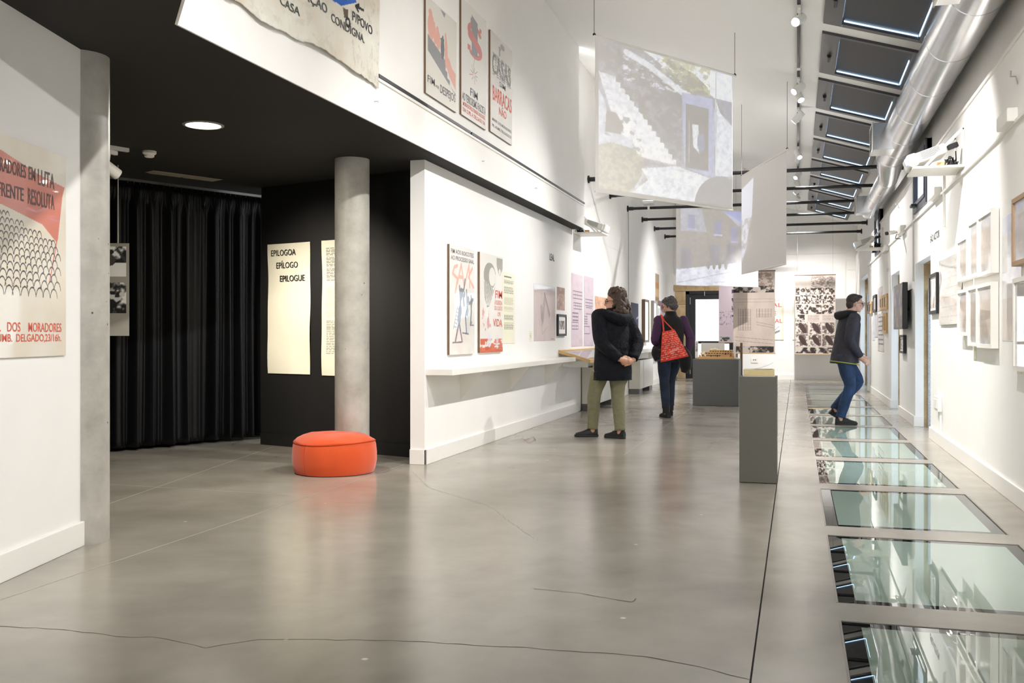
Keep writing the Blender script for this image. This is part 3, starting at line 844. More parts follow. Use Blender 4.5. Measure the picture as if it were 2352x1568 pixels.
# ---- up-lighting floods on the first tie rods; nearest two added to brighten the ceiling
for k, y in enumerate((15.5, 17.4, 19.3)):
    q = Vector((-2.76, y, 3.62)); e = empty('flood_lamp', q); tag(e, 'white flood lamp clamped on ' + ['the nearest tie rod, added unseen to brighten the ceiling', 'the second tie rod, added unseen to brighten the ceiling', 'the third tie rod just below the stairway screen'][k], 'flood lamp', 'flood lamps on the tie rods')
    MB().box(q.x - .02, q.x + .02, y - .035, y + .035, 3.585, 3.66).build('clamp', M_spotw, e)
    MB().hexa([(q.x - .10, y - .09, 3.70), (q.x + .10, y - .09, 3.70), (q.x + .10, y + .07, 3.67), (q.x - .10, y + .07, 3.67), (q.x - .12, y - .10, 3.755), (q.x + .12, y - .10, 3.755), (q.x + .12, y + .08, 3.725), (q.x - .12, y + .08, 3.725)]).build('housing', M_spotw, e, bevel=.008)
    MB().hexa([(q.x - .10, y - .08, 3.754), (q.x + .10, y - .08, 3.754), (q.x + .10, y + .06, 3.729), (q.x - .10, y + .06, 3.729), (q.x - .10, y - .08, 3.758), (q.x + .10, y - .08, 3.758), (q.x + .10, y + .06, 3.733), (q.x - .10, y + .06, 3.733)]).build('flood_glass', emat('flood_glass', (1, .97, .92), 4), e)
    MB().tube([q, (q.x, y, 3.68)], .012, 8).build('stem', M_spotw, e)
    ld = lamp_data('flood_light', 'SPOT', 26, NEUT, .08, 140, 1.0); lo = bpy.data.objects.new('flood_light', ld); COL.objects.link(lo)
    aim(lo, (q.x, y, 3.80), (q.x + 1.2, y - 1.2, 5.6)); lo.parent = e; lo.matrix_parent_inverse = parent_inv(e)

sx_, sy_ = -1.047, 21.8; e = empty('smoke_detector', (sx_, sy_, cz(sx_))); tag(e, 'small beige smoke detector on the white ceiling beside the blank screen', 'smoke detector')
MB().lathe([(.075, .02), (.075, -.03), (.065, -.045)], 20, (sx_, sy_, cz(sx_))).build('mount', M_base, e, smooth='auto'); MB().lathe([(.055, -.045), (.050, -.075), (.03, -.085)], 20, (sx_, sy_, cz(sx_))).build('sensor', mat('sensor_beige', (.75, .68, .58), .5), e, smooth='auto')

# ================================================================== THINGS ON THE WALLS
PM = print_mat('print_paper', .6); PMG = print_mat('print_under_acrylic', .5, coat=.8)
M_acryl = mat('acrylic_edge', (.80, .80, .78), .15)
def stepof(S, a, z):        # size of about 1.6 photo pixels at that spot
    d = (S.pt(a, z) - CAM).dot(FW)
    return 1.05 * d / FPX
class Hung:
    """a flat thing hung on a wall: backing board, painted front, helpers in the sheet's own u, v"""
    def __init__(s, name, S, r, label, cat, bg, group=None, thick=.004, board=None, m=None, step=None, seed=1, name_front='print', gap=.0015, nfac=1.0):
        a0, a1, z0, z1 = r; s.S = S; s.a0, s.z0 = a0, z0; s.w, s.h = a1 - a0, z1 - z0; s.t = thick + gap
        s.e = empty(name, S.pt((a0 + a1) / 2, z0, gap)); tag(s.e, label, cat, group)
        s.cv = Canvas(s.w, s.h, (step or stepof(S, (a0 + a1) / 2, z0)) * nfac, bg, seed)
        MB().obox(S.pt(0, 0), S.U, S.V, S.N, a0, a1, z0, z1, gap, gap + thick).build('backing', board or mat('card_edge', (.80, .77, .70), .7), s.e)
        s.m = m or PM; s.nf = name_front
    def done(s, n=.0006):
        sheet(s.nf, s.cv, s.S.pt(s.a0, s.z0), s.S.U, s.S.V, s.S.N, s.m, s.e, n=s.t + n); return s
    def text(s, t, u0, v0, u1, v1, m, bold=.012, **k):
        return lettering(t, s.S.pt(s.a0 + u0 * s.w, s.z0 + v0 * s.h), s.S.U, s.S.V, s.S.N, (u1 - u0) * s.w, (v1 - v0) * s.h, m, s.e, n=s.t + .0018, bold=bold, **k)
def framed(name, S, r, label, cat, group=None, m=None, fw=.02, depth=.03, mount=.0, bg=(.8, .8, .78), seed=1, paint=None, mountcol=(.93, .92, .9), glass=True, gap=.004):
    """picture frame: four bars, a mount and a print behind a glossy pane"""
    a0, a1, z0, z1 = r; e = empty(name, S.pt((a0 + a1) / 2, z0, gap)); tag(e, label, cat, group); o = S.pt(0, 0)
    for q in ((a0, a0 + fw, z0, z1), (a1 - fw, a1, z0, z1), (a0 + fw, a1 - fw, z0, z0 + fw), (a0 + fw, a1 - fw, z1 - fw, z1)):
        MB().obox(o, S.U, S.V, S.N, *q, gap, depth).build('frame_bar', m or M_dark, e)
    MB().obox(o, S.U, S.V, S.N, a0 + fw, a1 - fw, z0 + fw, z1 - fw, gap, depth - .012).build('mount', mat('mount_%d%d%d' % tuple(int(x * 100) for x in mountcol), mountcol, .7), e)
    w, h = a1 - a0 - 2 * fw - 2 * mount, z1 - z0 - 2 * fw - 2 * mount
    cv = Canvas(w, h, stepof(S, (a0 + a1) / 2, z0), bg, seed)
    if paint: paint(cv)
    sheet('print', cv, S.pt(a0 + fw + mount, z0 + fw + mount), S.U, S.V, S.N, PMG if glass else PM, e, n=depth - .011)
    return e

# ---------------- near left wall: the poster of the residents in struggle
a0, a1, z0, z1 = NW.rect(0, 307, 822, 147)
H = Hung('protest_poster', NW, (a0 - .30, a1, z0, z1), 'big red and cream poster of a crowd under a banner at the left edge', 'poster', (.90, .865, .80), thick=.008, m=PMG, board=M_acryl, step=.0030)
c = H.cv; c.noise(3, 4, .015, (.6, .9, 1.4))
vt = lambda u: 1 - .105 * (0.35 + u) * .9
q = .30 / H.w                                   # where the photo's left edge falls
U_ = lambda f: q + f * (1 - q)                  # f: share of the visible width
red = (.83, .48, .40)
c.poly([(0, .965), (U_(.0), .925), (U_(.55), .87), (U_(.98), .845), (U_(.94), .80), (U_(.86), .575), (U_(.84), .56), (U_(.6), .635), (U_(0), .685), (0, .69)], red)
c.line([(U_(.86), .60), (U_(.72), .36)], .012, red)
rg = random.Random(4)
for row in range(11):
    v = .655 - row * .032 - row * row * .0004; n = 22 - row; r = .018 + row * .0022
    for i in range(n):
        u = (i + .5 * (row % 2)) / n * U_(.90) + rg.uniform(-.006, .006)
        if v > .69 - .14 * max(0, (u - q) / (1 - q)) - .02: continue
        c.arc(u, v - .02, r, .0058, (.24, .22, .22), .15, PI - .15, sq=1.5)
c.ell(U_(.12), .10, .05, .04, (.93, .91, .87), .7)
H.done()
vis = lambda f: U_(f)
M_inkp = mat('faded_black_ink', (.36, .27, .26), .6)
H.text('MORADORES', vis(-.17), .832, vis(.345), .895, M_inkp, .01); H.text('EM', vis(.385), .832, vis(.49), .895, M_inkp, .01); H.text('LUTA', vis(.53), .82, vis(.80), .897, M_inkp, .01)
H.text('FRENTE', vis(-.06), .722, vis(.31), .785, M_inkp, .01); H.text('RESOLUTA', vis(.375), .718, vis(.80), .792, M_inkp, .01)
H.text('DOS', vis(.07), .118, vis(.26), .162, M_inkred, .03); H.text('MORADORES', vis(.38), .118, vis(.92), .162, M_inkred, .03); H.text('MANIF.', vis(-.35), .118, vis(-.02), .162, M_inkred, .03)
H.text('PR. HUMB.', vis(-.30), .072, vis(.14), .108, M_inkred, .03); H.text('DELGADO,23/16h.', vis(.20), .072, vis(.915), .108, M_inkred, .03)

# ---------------- big cloth banner on the upper left wall
yb0, yb1 = 4.45, FA.hit(864, 100)[0]
W_, H_ = yb1 - yb0, 2.0; cv = Canvas(W_, H_, .0066, (.86, .84, .79), 3)
cv.noise(5, 5, .03, (.7, 1, 1.4)); cv.blot(0, 0, 1, 1, 18, 14, .66, (.76, .73, .68), .14); cv.blot(0, 0, 1, .3, 24, 10, .68, (.62, .62, .60), .14)
S_ = FA; zb = 3.0
def bu(px, py):
    a, z = Surf((XF + .03, 0, 0), (0, 1, 0)).hit(px, py); return (a - yb0) / W_, (z - zb) / H_
cv.poly([bu(770, -40), bu(812, -20), bu(818, 5), bu(785, 13), bu(760, -2)], (.20, .40, .75))
cv.poly([bu(788, 16), bu(799, 22), bu(799, 42), bu(791, 40)], (.38, .34, .29))
cv.arc(*bu(799, 51), .012, .009, (.15, .15, .16), -PI, PI)
cv.line([bu(816, 13), bu(836, 22)], .008, (.18, .18, .2)); cv.line([bu(816, 13), bu(824, 10)], .01, (.18, .18, .2)); cv.line([bu(816, 13), bu(822, 24)], .01, (.18, .18, .2))
cv.blot(.75, 0, 1, .3, 20, 9, .70, (.60, .60, .60), .25)
e = empty('cloth_banner', FA.pt((yb0 + yb1) / 2, zb, .03)); tag(e, 'stained cream cloth banner with stencilled black letters and ragged hem at the top', 'banner')
rng = np.random.default_rng(5); hem = np.cumsum(rng.normal(0, .0016, cv.nx)); hem -= np.linspace(hem[0], hem[-1], cv.nx); side = np.cumsum(rng.normal(0, .0012, cv.ny)); side -= np.linspace(side[0], side[-1], cv.ny)
co = np.zeros((cv.ny, cv.nx, 3))
aa = yb0 + cv.u * W_ + side[:, None] * cv.u ** 6; zz_ = zb + cv.v * H_ + (hem[None] + .009 * np.sin(cv.u * 13) + .004 * np.sin(cv.u * 37)) * np.clip(1 - cv.v * 6, 0, 1) - .02 * cv.u ** 8 * (1 - cv.v)
pu = .030 + .007 * np.sin(cv.u * 24 + cv.v * 3) * (.4 + .6 * (1 - cv.v)) + .005 * np.sin(cv.u * 11 + 1)
co[..., 0] = XF + pu; co[..., 1] = aa; co[..., 2] = zz_
grid_sheet('cloth', co.reshape(-1, 3), cv.nx, cv.ny, cv.c, print_mat('banner_cloth', .9), e, thick=.003)
FB = Surf((XF + .034, 0, 0), (0, 1, 0))
def bt(t, pxl, pyl, pxr, pyr, hpx, m, **k):
    a0, z0 = FB.hit(pxl, pyl); a1, _ = FB.hit(pxr, pyr); _, zt = FB.hit(pxl, pyl - hpx)
    o_ = lettering(t, FB.pt(a0, z0), FA.U, FA.V, FA.N, a1 - a0, zt - z0, m, e, **k)
    for vt_ in o_.data.vertices:
        u_, v_ = (vt_.co.y - yb0) / W_, (vt_.co.z - zb) / H_
        vt_.co.x = XF + .0035 + .030 + .007 * math.sin(u_ * 24 + v_ * 3) * (.4 + .6 * (1 - v_)) + .005 * math.sin(u_ * 11 + 1)
bt('HABITAÇÃO', 640, -42, 750, 40, 24, M_ink, bold=.02); bt('CONDIGNA.', 761, 48, 838, 101, 20, M_ink, bold=.02)
bt('P/POVO', 809, 46, 859, 81, 22, M_ink, bold=.02); bt('CASA', 645, 8, 691, 33, 20, mat('green_ink', (.16, .24, .18), .7), bold=.03)

# ---------------- hanging rail on the upper wall
ra = FA.hit(866, 172); rail = empty('picture_rail', FA.pt(9, 3.07)); tag(rail, 'black and white picture rail running along the upper left wall', 'picture rail')
MB().box(XF, XF + .012, ra[0] + .0, 14.30, 3.045, 3.066).build('white_lip', M_base, rail)
for a, c_ in ((ra[0], 9.0), (9.04, 11.9), (11.94, 14.30)):
    MB().box(XF, XF + .018, a, c_, 3.068, 3.093).build('black_rail', M_dark, rail)
for px, py in ((860, 233), (1107, 370), (1228, 432)):
    a, z = FA.hit(px, py); o = MB().tube([FA.pt(a, z, 0), FA.pt(a, z, .03), FA.pt(a, z - .012, .03)], .004, 6).build('wall_screw', M_chrome)
    tag(o, {860: 'small screw in the white fascia under the cloth banner', 1107: 'small screw in the white fascia above the boycott poster', 1228: 'small screw in the white fascia near the projector'}[px], 'screw', 'screws in the fascia')

# ---------------- three posters on the upper left wall
r = FA.rect(973, 30, 213, 1044); top = r[2] + 1.0 * (r[3] - r[2]) * 1.06
H = Hung('wall_poster', FA, (r[0], r[1], r[2], FA.hit(973, -12)[1]), 'framed red and grey poster of marching figures on a staircase, top left', 'poster', (.87, .855, .82), group='posters on the upper wall', thick=.018, board=M_brown, m=PMG)
c = H.cv; pk = (.88, .64, .58); gy = (.52, .52, .54)  # grey lightened to carry the glare over the upper posters
c.poly([(.06, .62), (.62, .48), (.62, .38), (.68, .37), (.68, .31), (.76, .30), (.76, .245), (.96, .20), (.96, .185), (.06, .45)], gy)
for x, y, w, hh in ((.16, .60, .13, .27), (.28, .57, .06, .20), (.38, .55, .09, .20), (.64, .42, .06, .34)):
    c.ell(x, y + hh * .45, w * .8, hh * .5, pk); c.ell(x - .02, y + hh * .95, w * .45, .04, pk)
c.ell(.52, .59, .06, .12, (.36, .38, .42)); c.poly([(.44, .68), (.55, .60), (.58, .70)], (.36, .38, .42)); c.ell(.53, .70, .025, .03, (.36, .38, .42))
c.poly([(.68, .55), (.76, .52), (.84, .45), (.96, .42), (.96, .24), (.74, .34), (.66, .42)], pk)
c.poly([(.45, .99), (.62, .99), (.58, .93)], gy)
H.done(); H.text('FIM', .05, .125, .27, .20, M_inkgrey, .03); H.text('AOS', .29, .125, .40, .155, M_inkgrey, .02); H.text('DESPEJOS', .44, .10, .95, .19, M_inkgrey, .03)

r = FA.rect(1055, 20, 262, 1112)
H = Hung('wall_poster', FA, (r[0], r[1], r[2], FA.hit(1055, -8)[1]), 'framed poster with a red S round a grey bar and small rays, top middle', 'poster', (.88, .87, .85), group='posters on the upper wall', thick=.018, board=M_brown, m=PMG)
c = H.cv; rd = (.80, .44, .43)
c.rect(.36, .80, .64, .90, gy)
for k in range(26):
    w = PI * .1 + k / 25 * PI * 1.2; c.ell(.52 + .23 * math.cos(w), .785 + .065 * math.sin(w), .055, .02, rd)
    w2 = PI * .55 - k / 25 * PI * 1.25; c.ell(.52 + .26 * math.cos(w2), .655 + .07 * math.sin(w2), .055, .02, rd)
c.line([(.31, .75), (.74, .67)], .12, rd); c.rect(.72, .84, .80, .875, rd); c.rect(.24, .60, .36, .65, rd)
c.poly([(.40, .93), (.64, .90), (.64, .60), (.40, .58)], gy); c.line([(.34, .76), (.70, .68)], .11, rd)
c.line([(.52, .58), (.48, .50), (.49, .42)], .012, gy)
for k in range(9):
    w = k / 9 * 2 * PI; c.line([(.49 + .05 * math.cos(w), .42 + .02 * math.sin(w)), (.49 + (.14 + .05 * (k % 2)) * math.cos(w), .42 + (.06 + .02 * (k % 2)) * math.sin(w))], .012, rd if k % 2 else gy)
H.done(); H.text('FIM', .34, .215, .64, .285, M_inkgrey, .04); H.text('AO TERRORISMO FASCISTA', .03, .13, .97, .20, M_inkgrey, .04)
H.text('MORADORES/TRABALHADORES', .06, .085, .95, .12, M_inkred, .02); H.text('DIA 22 PR. H. DELGADO 21h', .06, .035, .95, .07, M_inkred, .02)

r = FA.rect(1122, 68, 301, 1172)
H = Hung('wall_poster', FA, r, 'framed poster with a brick-pattern word above red brush lettering, top right', 'poster', (.85, .835, .81), group='posters on the upper wall', thick=.018, board=M_brown, m=PMG)
c = H.cv; gb = (.63, .63, .62)
c.ell(.42, .90, .06, .02, gb); c.ell(.54, .935, .10, .03, gb); c.rect(.38, .82, .44, .90, gb)
rg = random.Random(8)
for row in range(9):
    for i in range(9):
        if rg.random() < .72: c.rect(.10 + i * .095, .58 + row * .026, .10 + i * .095 + .078, .598 + row * .026, gb, .9)
c.noise(3, 5, .01)
H.done(); H.text('CASAS', .08, .60, .93, .80, mat('pale_grey_ink', (.56, .56, .56), .6), .06); H.text('SIM', .40, .515, .68, .57, M_inkgrey, .02)
H.text('BARRACAS', .10, .33, .97, .48, M_inkred, .01); H.text('NÃO', .38, .225, .72, .305, M_inkred, .03)
H.text('MANIF. DOS MORADORES', .08, .12, .95, .15, M_inkgrey, .01); H.text('PR. HUMB. DELGADO 23', .08, .06, .95, .09, M_inkgrey, .01)

# ---------------- epilogue panels on the black wall
M_cream = (.90, .885, .80)
a0, a1, z0, z1 = KW.rect(617, 562, 857, 714)
wv = lambda u, v: .010 + .005 * np.sin(v * 7) * (abs(u - .5) * 2) ** 3 + .003 * np.sin(v * 15 + u * 3)
def paper(name, S, r, label, bg, seed, fill=None, wave=True, group=None, mm=None):
    a0, a1, z0, z1 = r; e = empty(name, S.pt((a0 + a1) / 2, z0, .001)); tag(e, label, 'text panel' if 'panel' in name else 'sheet', group)
    cv = Canvas(a1 - a0, z1 - z0, stepof(S, a0, z0), bg, seed)
    if fill: fill(cv)
    sheet('paper', cv, S.pt(a0, z0), S.U, S.V, S.N, mm or PM, e, n=.002, wave=wv if wave else None, thick=.001)
    return e
e = paper('text_panel', KW, (a0, a1, z0, z1), 'cream paper panel titled EPILOGOA EPÍLOGO EPILOGUE on the black wall', M_cream, 2, group='epilogue panels')
for t, xl, yb, xr, hp in (('EPILOGOA', 626, 589, 682, 14), ('EPÍLOGO', 638, 617, 687, 14), ('EPILOGUE', 646, 647, 703, 14)):
    p, z = KW.hit(xl, yb); p1, _ = KW.hit(xr, yb); _, zt = KW.hit(xl, yb - hp)
    lettering(t, KW.pt(p, z), KW.U, KW.V, KW.N, p1 - p, zt - z, M_ink, e, n=.021, bold=.008)
b0, _, c0, c1 = KW.rect(741, 553, 862, 800)
def fill(cv):
    cv.words(.10, .70, .92, .945, 21, (.25, .25, .24), .6); cv.words(.10, .43, .92, .66, 19, (.62, .60, .52), .35); cv.words(.10, .16, .92, .41, 20, (.4, .4, .38), .55)
paper('text_panel', KW, (b0, b0 + (a1 - a0), c0, c1), 'cream paper panel of small text half hidden behind the concrete column', M_cream, 4, fill, group='epilogue panels')

# ---------------- lower left wall
r = LW.rect(1027, 560, 815, 1085)
H = Hung('wall_poster', LW, r, 'cream poster with pink letters over dark fighting figures, leftmost on the lower wall', 'poster', (.915, .895, .87), thick=.022, board=M_brown, m=PMG, group='posters on the lower left wall')
c = H.cv; dk = (.52, .53, .56); pk2 = (.92, .70, .64)  # figure grey lightened for the glare washing over the poster
c.noise(4, 6, .012)
for pts in ([(.30, .82), (.18, .80), (.12, .74), (.30, .70), (.24, .60), (.22, .57)], [(.30, .66), (.45, .84), (.55, .66)], [(.36, .72), (.52, .72)], [(.60, .66), (.76, .84), (.80, .64)], [(.90, .82), (.74, .73), (.95, .64)]):
    c.line(pts, .045, pk2)
for pts in ([(.38, .63), (.42, .48), (.36, .30), (.22, .12)], [(.36, .30), (.48, .13)], [(.42, .50), (.56, .62), (.60, .70)], [(.66, .60), (.70, .44), (.62, .36), (.66, .20)], [(.85, .55), (.86, .40), (.82, .28), (.86, .30)], [(.78, .48), (.92, .52)], [(.56, .46), (.50, .60)]):
    c.line(pts, .045, dk)
for x, y, rr in ((.44, .58, .05), (.72, .50, .06), (.40, .40, .07), (.86, .50, .05), (.58, .56, .035), (.37, .33, .06), (.70, .40, .05)):
    c.ell(x, y, rr, rr * .8, dk, rot=.5)
c.line([(.12, .11), (.50, .115)], .02, (.5, .5, .5)); c.line([(.50, .20), (.74, .19)], .02, dk); c.line([(.82, .275), (.96, .275)], .02, dk)
c.line([(.15, .24), (.30, .44)], .012, dk); c.line([(.24, .22), (.36, .42)], .012, dk)
for k in range(6): c.line([(.16 + .025 * k, .26 + .033 * k), (.26 + .022 * k, .25 + .033 * k)], .01, dk)
c.line([(.72, .20), (.72, .48)], .02, (.72, .80, .84))
H.done(); H.text('FIM AOS BOICOTES', .05, .925, .95, .965, M_inkgrey, .03); H.text('AO PROCESSO SAAL', .05, .865, .97, .905, M_inkgrey, .03)

r = LW.rect(1097, 578, 810, 1150)
H = Hung('wall_poster', LW, r, 'poster of a fist and balloon face with red word VIDA, second on the lower wall', 'poster', (.93, .915, .89), thick=.022, board=M_brown, m=PMG, group='posters on the lower left wall')
c = H.cv; ol = (.62, .61, .57)
c.ell(.42, .78, .26, .135, ol); c.ell(.52, .775, .14, .095, (.92, .91, .88)); c.poly([(.68, .66), (.58, .78), (.72, .82)], (.90, .89, .86))
c.poly([(.17, .72), (.28, .68), (.62, .64), (.66, .69), (.40, .47), (.30, .455), (.20, .55)], ol)
for k in range(6): c.line([(.20 + k * .075, .72 - k * .012), (.28 + k * .022, .48)], .014, (.93, .92, .89))
c.poly([(.72, .985), (.99, .985), (.99, .88), (.88, .80), (.80, .82), (.72, .90)], ol); c.ell(.86, .84, .05, .03, (.90, .89, .86))
c.blot(.02, .0, .98, .14, 6, 4, .42, (.83, .38, .26), .9); c.rect(.0, .0, 1, .05, (.82, .37, .25), .85)
c.blot(.1, .22, .55, .45, 6, 5, .66, (.88, .60, .56), .8); c.ell(.35, .30, .05, .06, (.85, .63, .66)); c.ell(.40, .12, .08, .07, (.88, .88, .94), .8); c.ell(.75, .11, .05, .08, (.90, .88, .92), .7)
H.done(); H.text('FIM', .66, .56, .97, .645, M_inkred, .05); H.text('À SUBIDA', .62, .49, .97, .54, M_inkpink, .02); H.text('DO CUSTO', .62, .435, .97, .48, M_inkpink, .02); H.text('DE', .76, .375, .90, .415, M_inkpink, .02); H.text('VIDA', .56, .265, .97, .345, M_inkred, .05)

def fill(cv):
    cv.rect(.12, .935, .72, .95, (.35, .35, .33), .8)
    for k, (a, b_, n) in enumerate(((.84, .90, 4), (.71, .80, 6), (.55, .66, 6), (.45, .52, 4))):
        cv.words(.12, a, .90, b_, n, (.45, .45, .40) if k < 2 else (.72, .71, .62), .75)
    cv.words(.12, .33, .90, .41, 5, (.4, .4, .36), .75); cv.words(.12, .20, .90, .30, 6, (.45, .45, .4), .75)
paper('text_panel', LW, LW.rect(1154, 624, 789, 1182), 'pale yellow text panel right of the VIDA poster', (.93, .92, .83), 5, fill, wave=False, group='pale yellow wall texts')
def fill(cv): cv.words(.2, .2, .8, .8, 4, (.5, .5, .45), .6)
paper('caption_sheet', LW, LW.rect(1216, 760, 784, 1221), 'tiny pale yellow caption left of the big mauve drawing', (.92, .91, .80), 6, fill, wave=False)
a0, z0 = LW.hit(1262, 597); a1, _ = LW.hit(1273, 599); _, z1 = LW.hit(1262, 581)
o = lettering('LEAL', LW.pt(a0, z0), LW.U, LW.V, LW.N, a1 - a0, z1 - z0, M_ink, None, n=.003, bold=.02, name='wall_lettering'); tag(o, 'black wall lettering LEAL high on the left wall', 'lettering')
def fill(cv):
    cv.noise(12, 3, .015); cv.rect(0, .93, 1, 1, (.86, .90, .97), .6)
    cv.poly([(.48, .86), (.75, .45), (.68, .42), (.52, .70), (.42, .30), (.30, .40)], (.58, .50, .52), .45); cv.poly([(.28, .62), (.36, .66), (.44, .40), (.34, .22)], (.5, .45, .47), .5)
    cv.line([(.48, .86), (.72, .48)], .03, (.42, .38, .40), .8); cv.line([(.48, .86), (.40, .30), (.36, .12)], .012, (.5, .45, .47), .7); cv.rect(.78, .02, .95, .04, (.5, .45, .47), .6)
    cv.line([(.22, .40), (.38, .12), (.62, .26)], .012, (.6, .53, .55), .6)
paper('site_drawing', LW, LW.rect(1226, 651, 783, 1275), 'big mauve site drawing under the LEAL lettering', (.80, .735, .735), 7, fill, wave=False, mm=PMG)
def fill(cv): cv.noise(8, 8, .07); cv.rect(0, .72, 1, 1, (.48, .38, .35), .35); cv.line([(.3, .2), (.3, .6), (.6, .6), (.6, .25)], .02, (.5, .38, .32), .6)
paper('brown_print', LW, LW.rect(1279, 658, 711, 1297), 'small brown print right of the big mauve drawing', (.70, .585, .54), 8, fill, wave=False)
framed('framed_picture', LW, LW.rect(1278, 721, 771, 1297), 'small black picture frame with a grey photograph on the left wall', 'picture frame', m=M_dark, fw=.03, mount=.06, paint=lambda cv: cv.photo(0, 0, 1, 1, (.35, .34, .33), (.8, .79, .77), 4))
def plan(cv, rows):
    cv.noise(3, 14, .012)
    for (u0, v0, u1, v1, nx, ny) in rows:
        for i in range(nx + 1): cv.line([(u0 + (u1 - u0) * i / nx, v0), (u0 + (u1 - u0) * i / nx, v1)], .012, (.42, .38, .44), .8)
        for j in range(ny + 1): cv.line([(u0, v0 + (v1 - v0) * j / ny), (u1, v0 + (v1 - v0) * j / ny)], .018, (.42, .38, .44), .8)
paper('plan_sheet', LW, LW.rect(1312, 626, 796, 1338), 'tall lilac plan sheet, left of a pair on the left wall', (.845, .775, .81), 9, lambda cv: plan(cv, [(.15, .66, .95, .76, 4, 2), (.2, .52, .9, .60, 4, 2), (.1, .36, .6, .46, 3, 2), (.05, .24, .6, .33, 3, 2)]), wave=False, group='pair of lilac plan sheets')
paper('plan_sheet', LW, LW.rect(1341, 632, 795, 1363), 'tall lilac plan sheet, right of a pair on the left wall', (.825, .755, .795), 10, lambda cv: plan(cv, [(.15, .58, .9, .67, 5, 2), (.2, .46, .8, .55, 1, 1), (.05, .32, .35, .42, 2, 3), (.05, .18, .6, .28, 1, 1)]), wave=False, group='pair of lilac plan sheets')
def fill(cv): cv.noise(5, 5, .05); cv.blot(.1, .1, .9, .9, 14, 14, .72, (.62, .42, .32), .5)
paper('orange_print', LW, LW.rect(1366, 679, 772, 1396), 'orange brown drawing print beside the face of the woman in the navy coat', (.85, .66, .54), 11, fill, wave=False)
def fill(cv): cv.line([(.75, .55), (.95, .60)], .04, (.75, .78, .85)); cv.line([(.6, .38), (.7, .38)], .05, (.7, .74, .82)); cv.rect(.2, .2, .8, .3, (.2, .28, .45))
paper('navy_print', LW, LW.rect(1449, 694, 775, 1466), 'dark navy blueprint behind the shoulder of the woman in the navy coat', (.11, .16, .30), 12, fill, wave=False)
framed('framed_picture', LW, LW.rect(1474, 687, 786, 1484), 'walnut framed picture right of the navy blueprint', 'picture frame', m=M_brown, fw=.05, depth=.07, bg=(.95, .95, .95), mountcol=(.95, .95, .95))  # print painted white for the reflection on its pane
def fill(cv): cv.words(.1, .1, .9, .9, 18, (.6, .6, .5), .5)
paper('text_panel', LW, LW.rect(1485.5, 691, 778, 1492.5), 'narrow pale yellow wall text between two frames by the woman with the red bag', (.92, .91, .80), 13, fill, wave=False, group='pale yellow wall texts')
framed('framed_picture', LW, LW.rect(1495, 690, 781, 1503), 'grey framed picture nearest the head of the woman with the red bag', 'picture frame', m=mat('grey_frame', (.55, .52, .5), .4), fw=.05, depth=.07, bg=(.95, .95, .96), mountcol=(.95, .95, .95))
def fill(cv): cv.rect(0, .55, 1, .72, (.68, .48, .25)); cv.rect(0, .0, 1, .25, (.55, .42, .28)); cv.rect(0, .3, 1, .5, (.75, .62, .45))
paper('photo_strip', LW, LW.rect(1505, 627, 700, 1513.5), 'tall brown photo strip high above the woman with the red bag', (.66, .58, .48), 14, fill, wave=False)
paper('purple_photo', LW, LW.rect(1513, 690, 760, 1526), 'purple toned photo print beyond the head of the woman with the red bag', (.50, .33, .42), 15, lambda cv: cv.photo(.1, .4, .9, .7, (.4, .2, .25), (.85, .8, .82), 5), wave=False)
framed('framed_picture', LW, LW.rect(1504.5, 702, 785, 1511), 'pale framed picture under the tall brown photo strip', 'picture frame', m=M_white, fw=.05, depth=.06, bg=(.93, .93, .95))
# black cable drop on the left wall
a, z = LW.hit(1442, 480); o = MB().tube([LW.pt(a, 3.6, .012), LW.pt(a, 1.25, .012)], .006, 6).build('wall_cable', mat('grey_cable', (.62, .62, .62), .5)); tag(o, 'thin grey cable dropping down the left wall under a tie rod', 'cable')

# ---------------- end wall and hanging banners
def banner(name, px0, px1, py0, py1, d, label, bg, paint, ztop_cable, seed=1, battens=True, yawed=0.0, cables=True):
    """a print hung on two cables, facing down the gallery"""
    p0 = at_depth(px0, py1, d); y = p0.y
    r0 = ray(px0, py1); x0 = r0.x / r0.y * y; r1 = ray(px1, py1); x1 = r1.x / r1.y * y
    dd_ = y / r0.y; z0 = CAM_H + r0.z * dd_; z1 = CAM_H + ray(px0, py0).z * dd_
    e = empty(name, ((x0 + x1) / 2, y, z0)); tag(e, label, 'hanging print', 'hanging prints at the far end')
    cv = Canvas(x1 - x0, z1 - z0, .75 * d / FPX, bg, seed); paint(cv)
    sheet('print', cv, (x0, y, z0), Vector((1, 0, 0)), Vector((0, 0, 1)), Vector((0, -1, 0)), PM, e, wave=lambda u, v: .006 * np.sin(u * 5 + v * 2), thick=.002)
    if battens:
        MB().tube([(x0 - .01, y, z1), (x1 + .01, y, z1)], .012, 8).build('top_batten', M_brown, e); MB().tube([(x0 - .01, y, z0), (x1 + .01, y, z0)], .010, 8).build('bottom_batten', M_wood, e)
    if cables:
        for x in (x0 + .06, x1 - .06): MB().tube([(x, y, z1), (x, y, ztop_cable(x))], .003, 5).build('cable', M_chrome, e)
    return e
sep = ((.20, .16, .14), (.80, .75, .71))
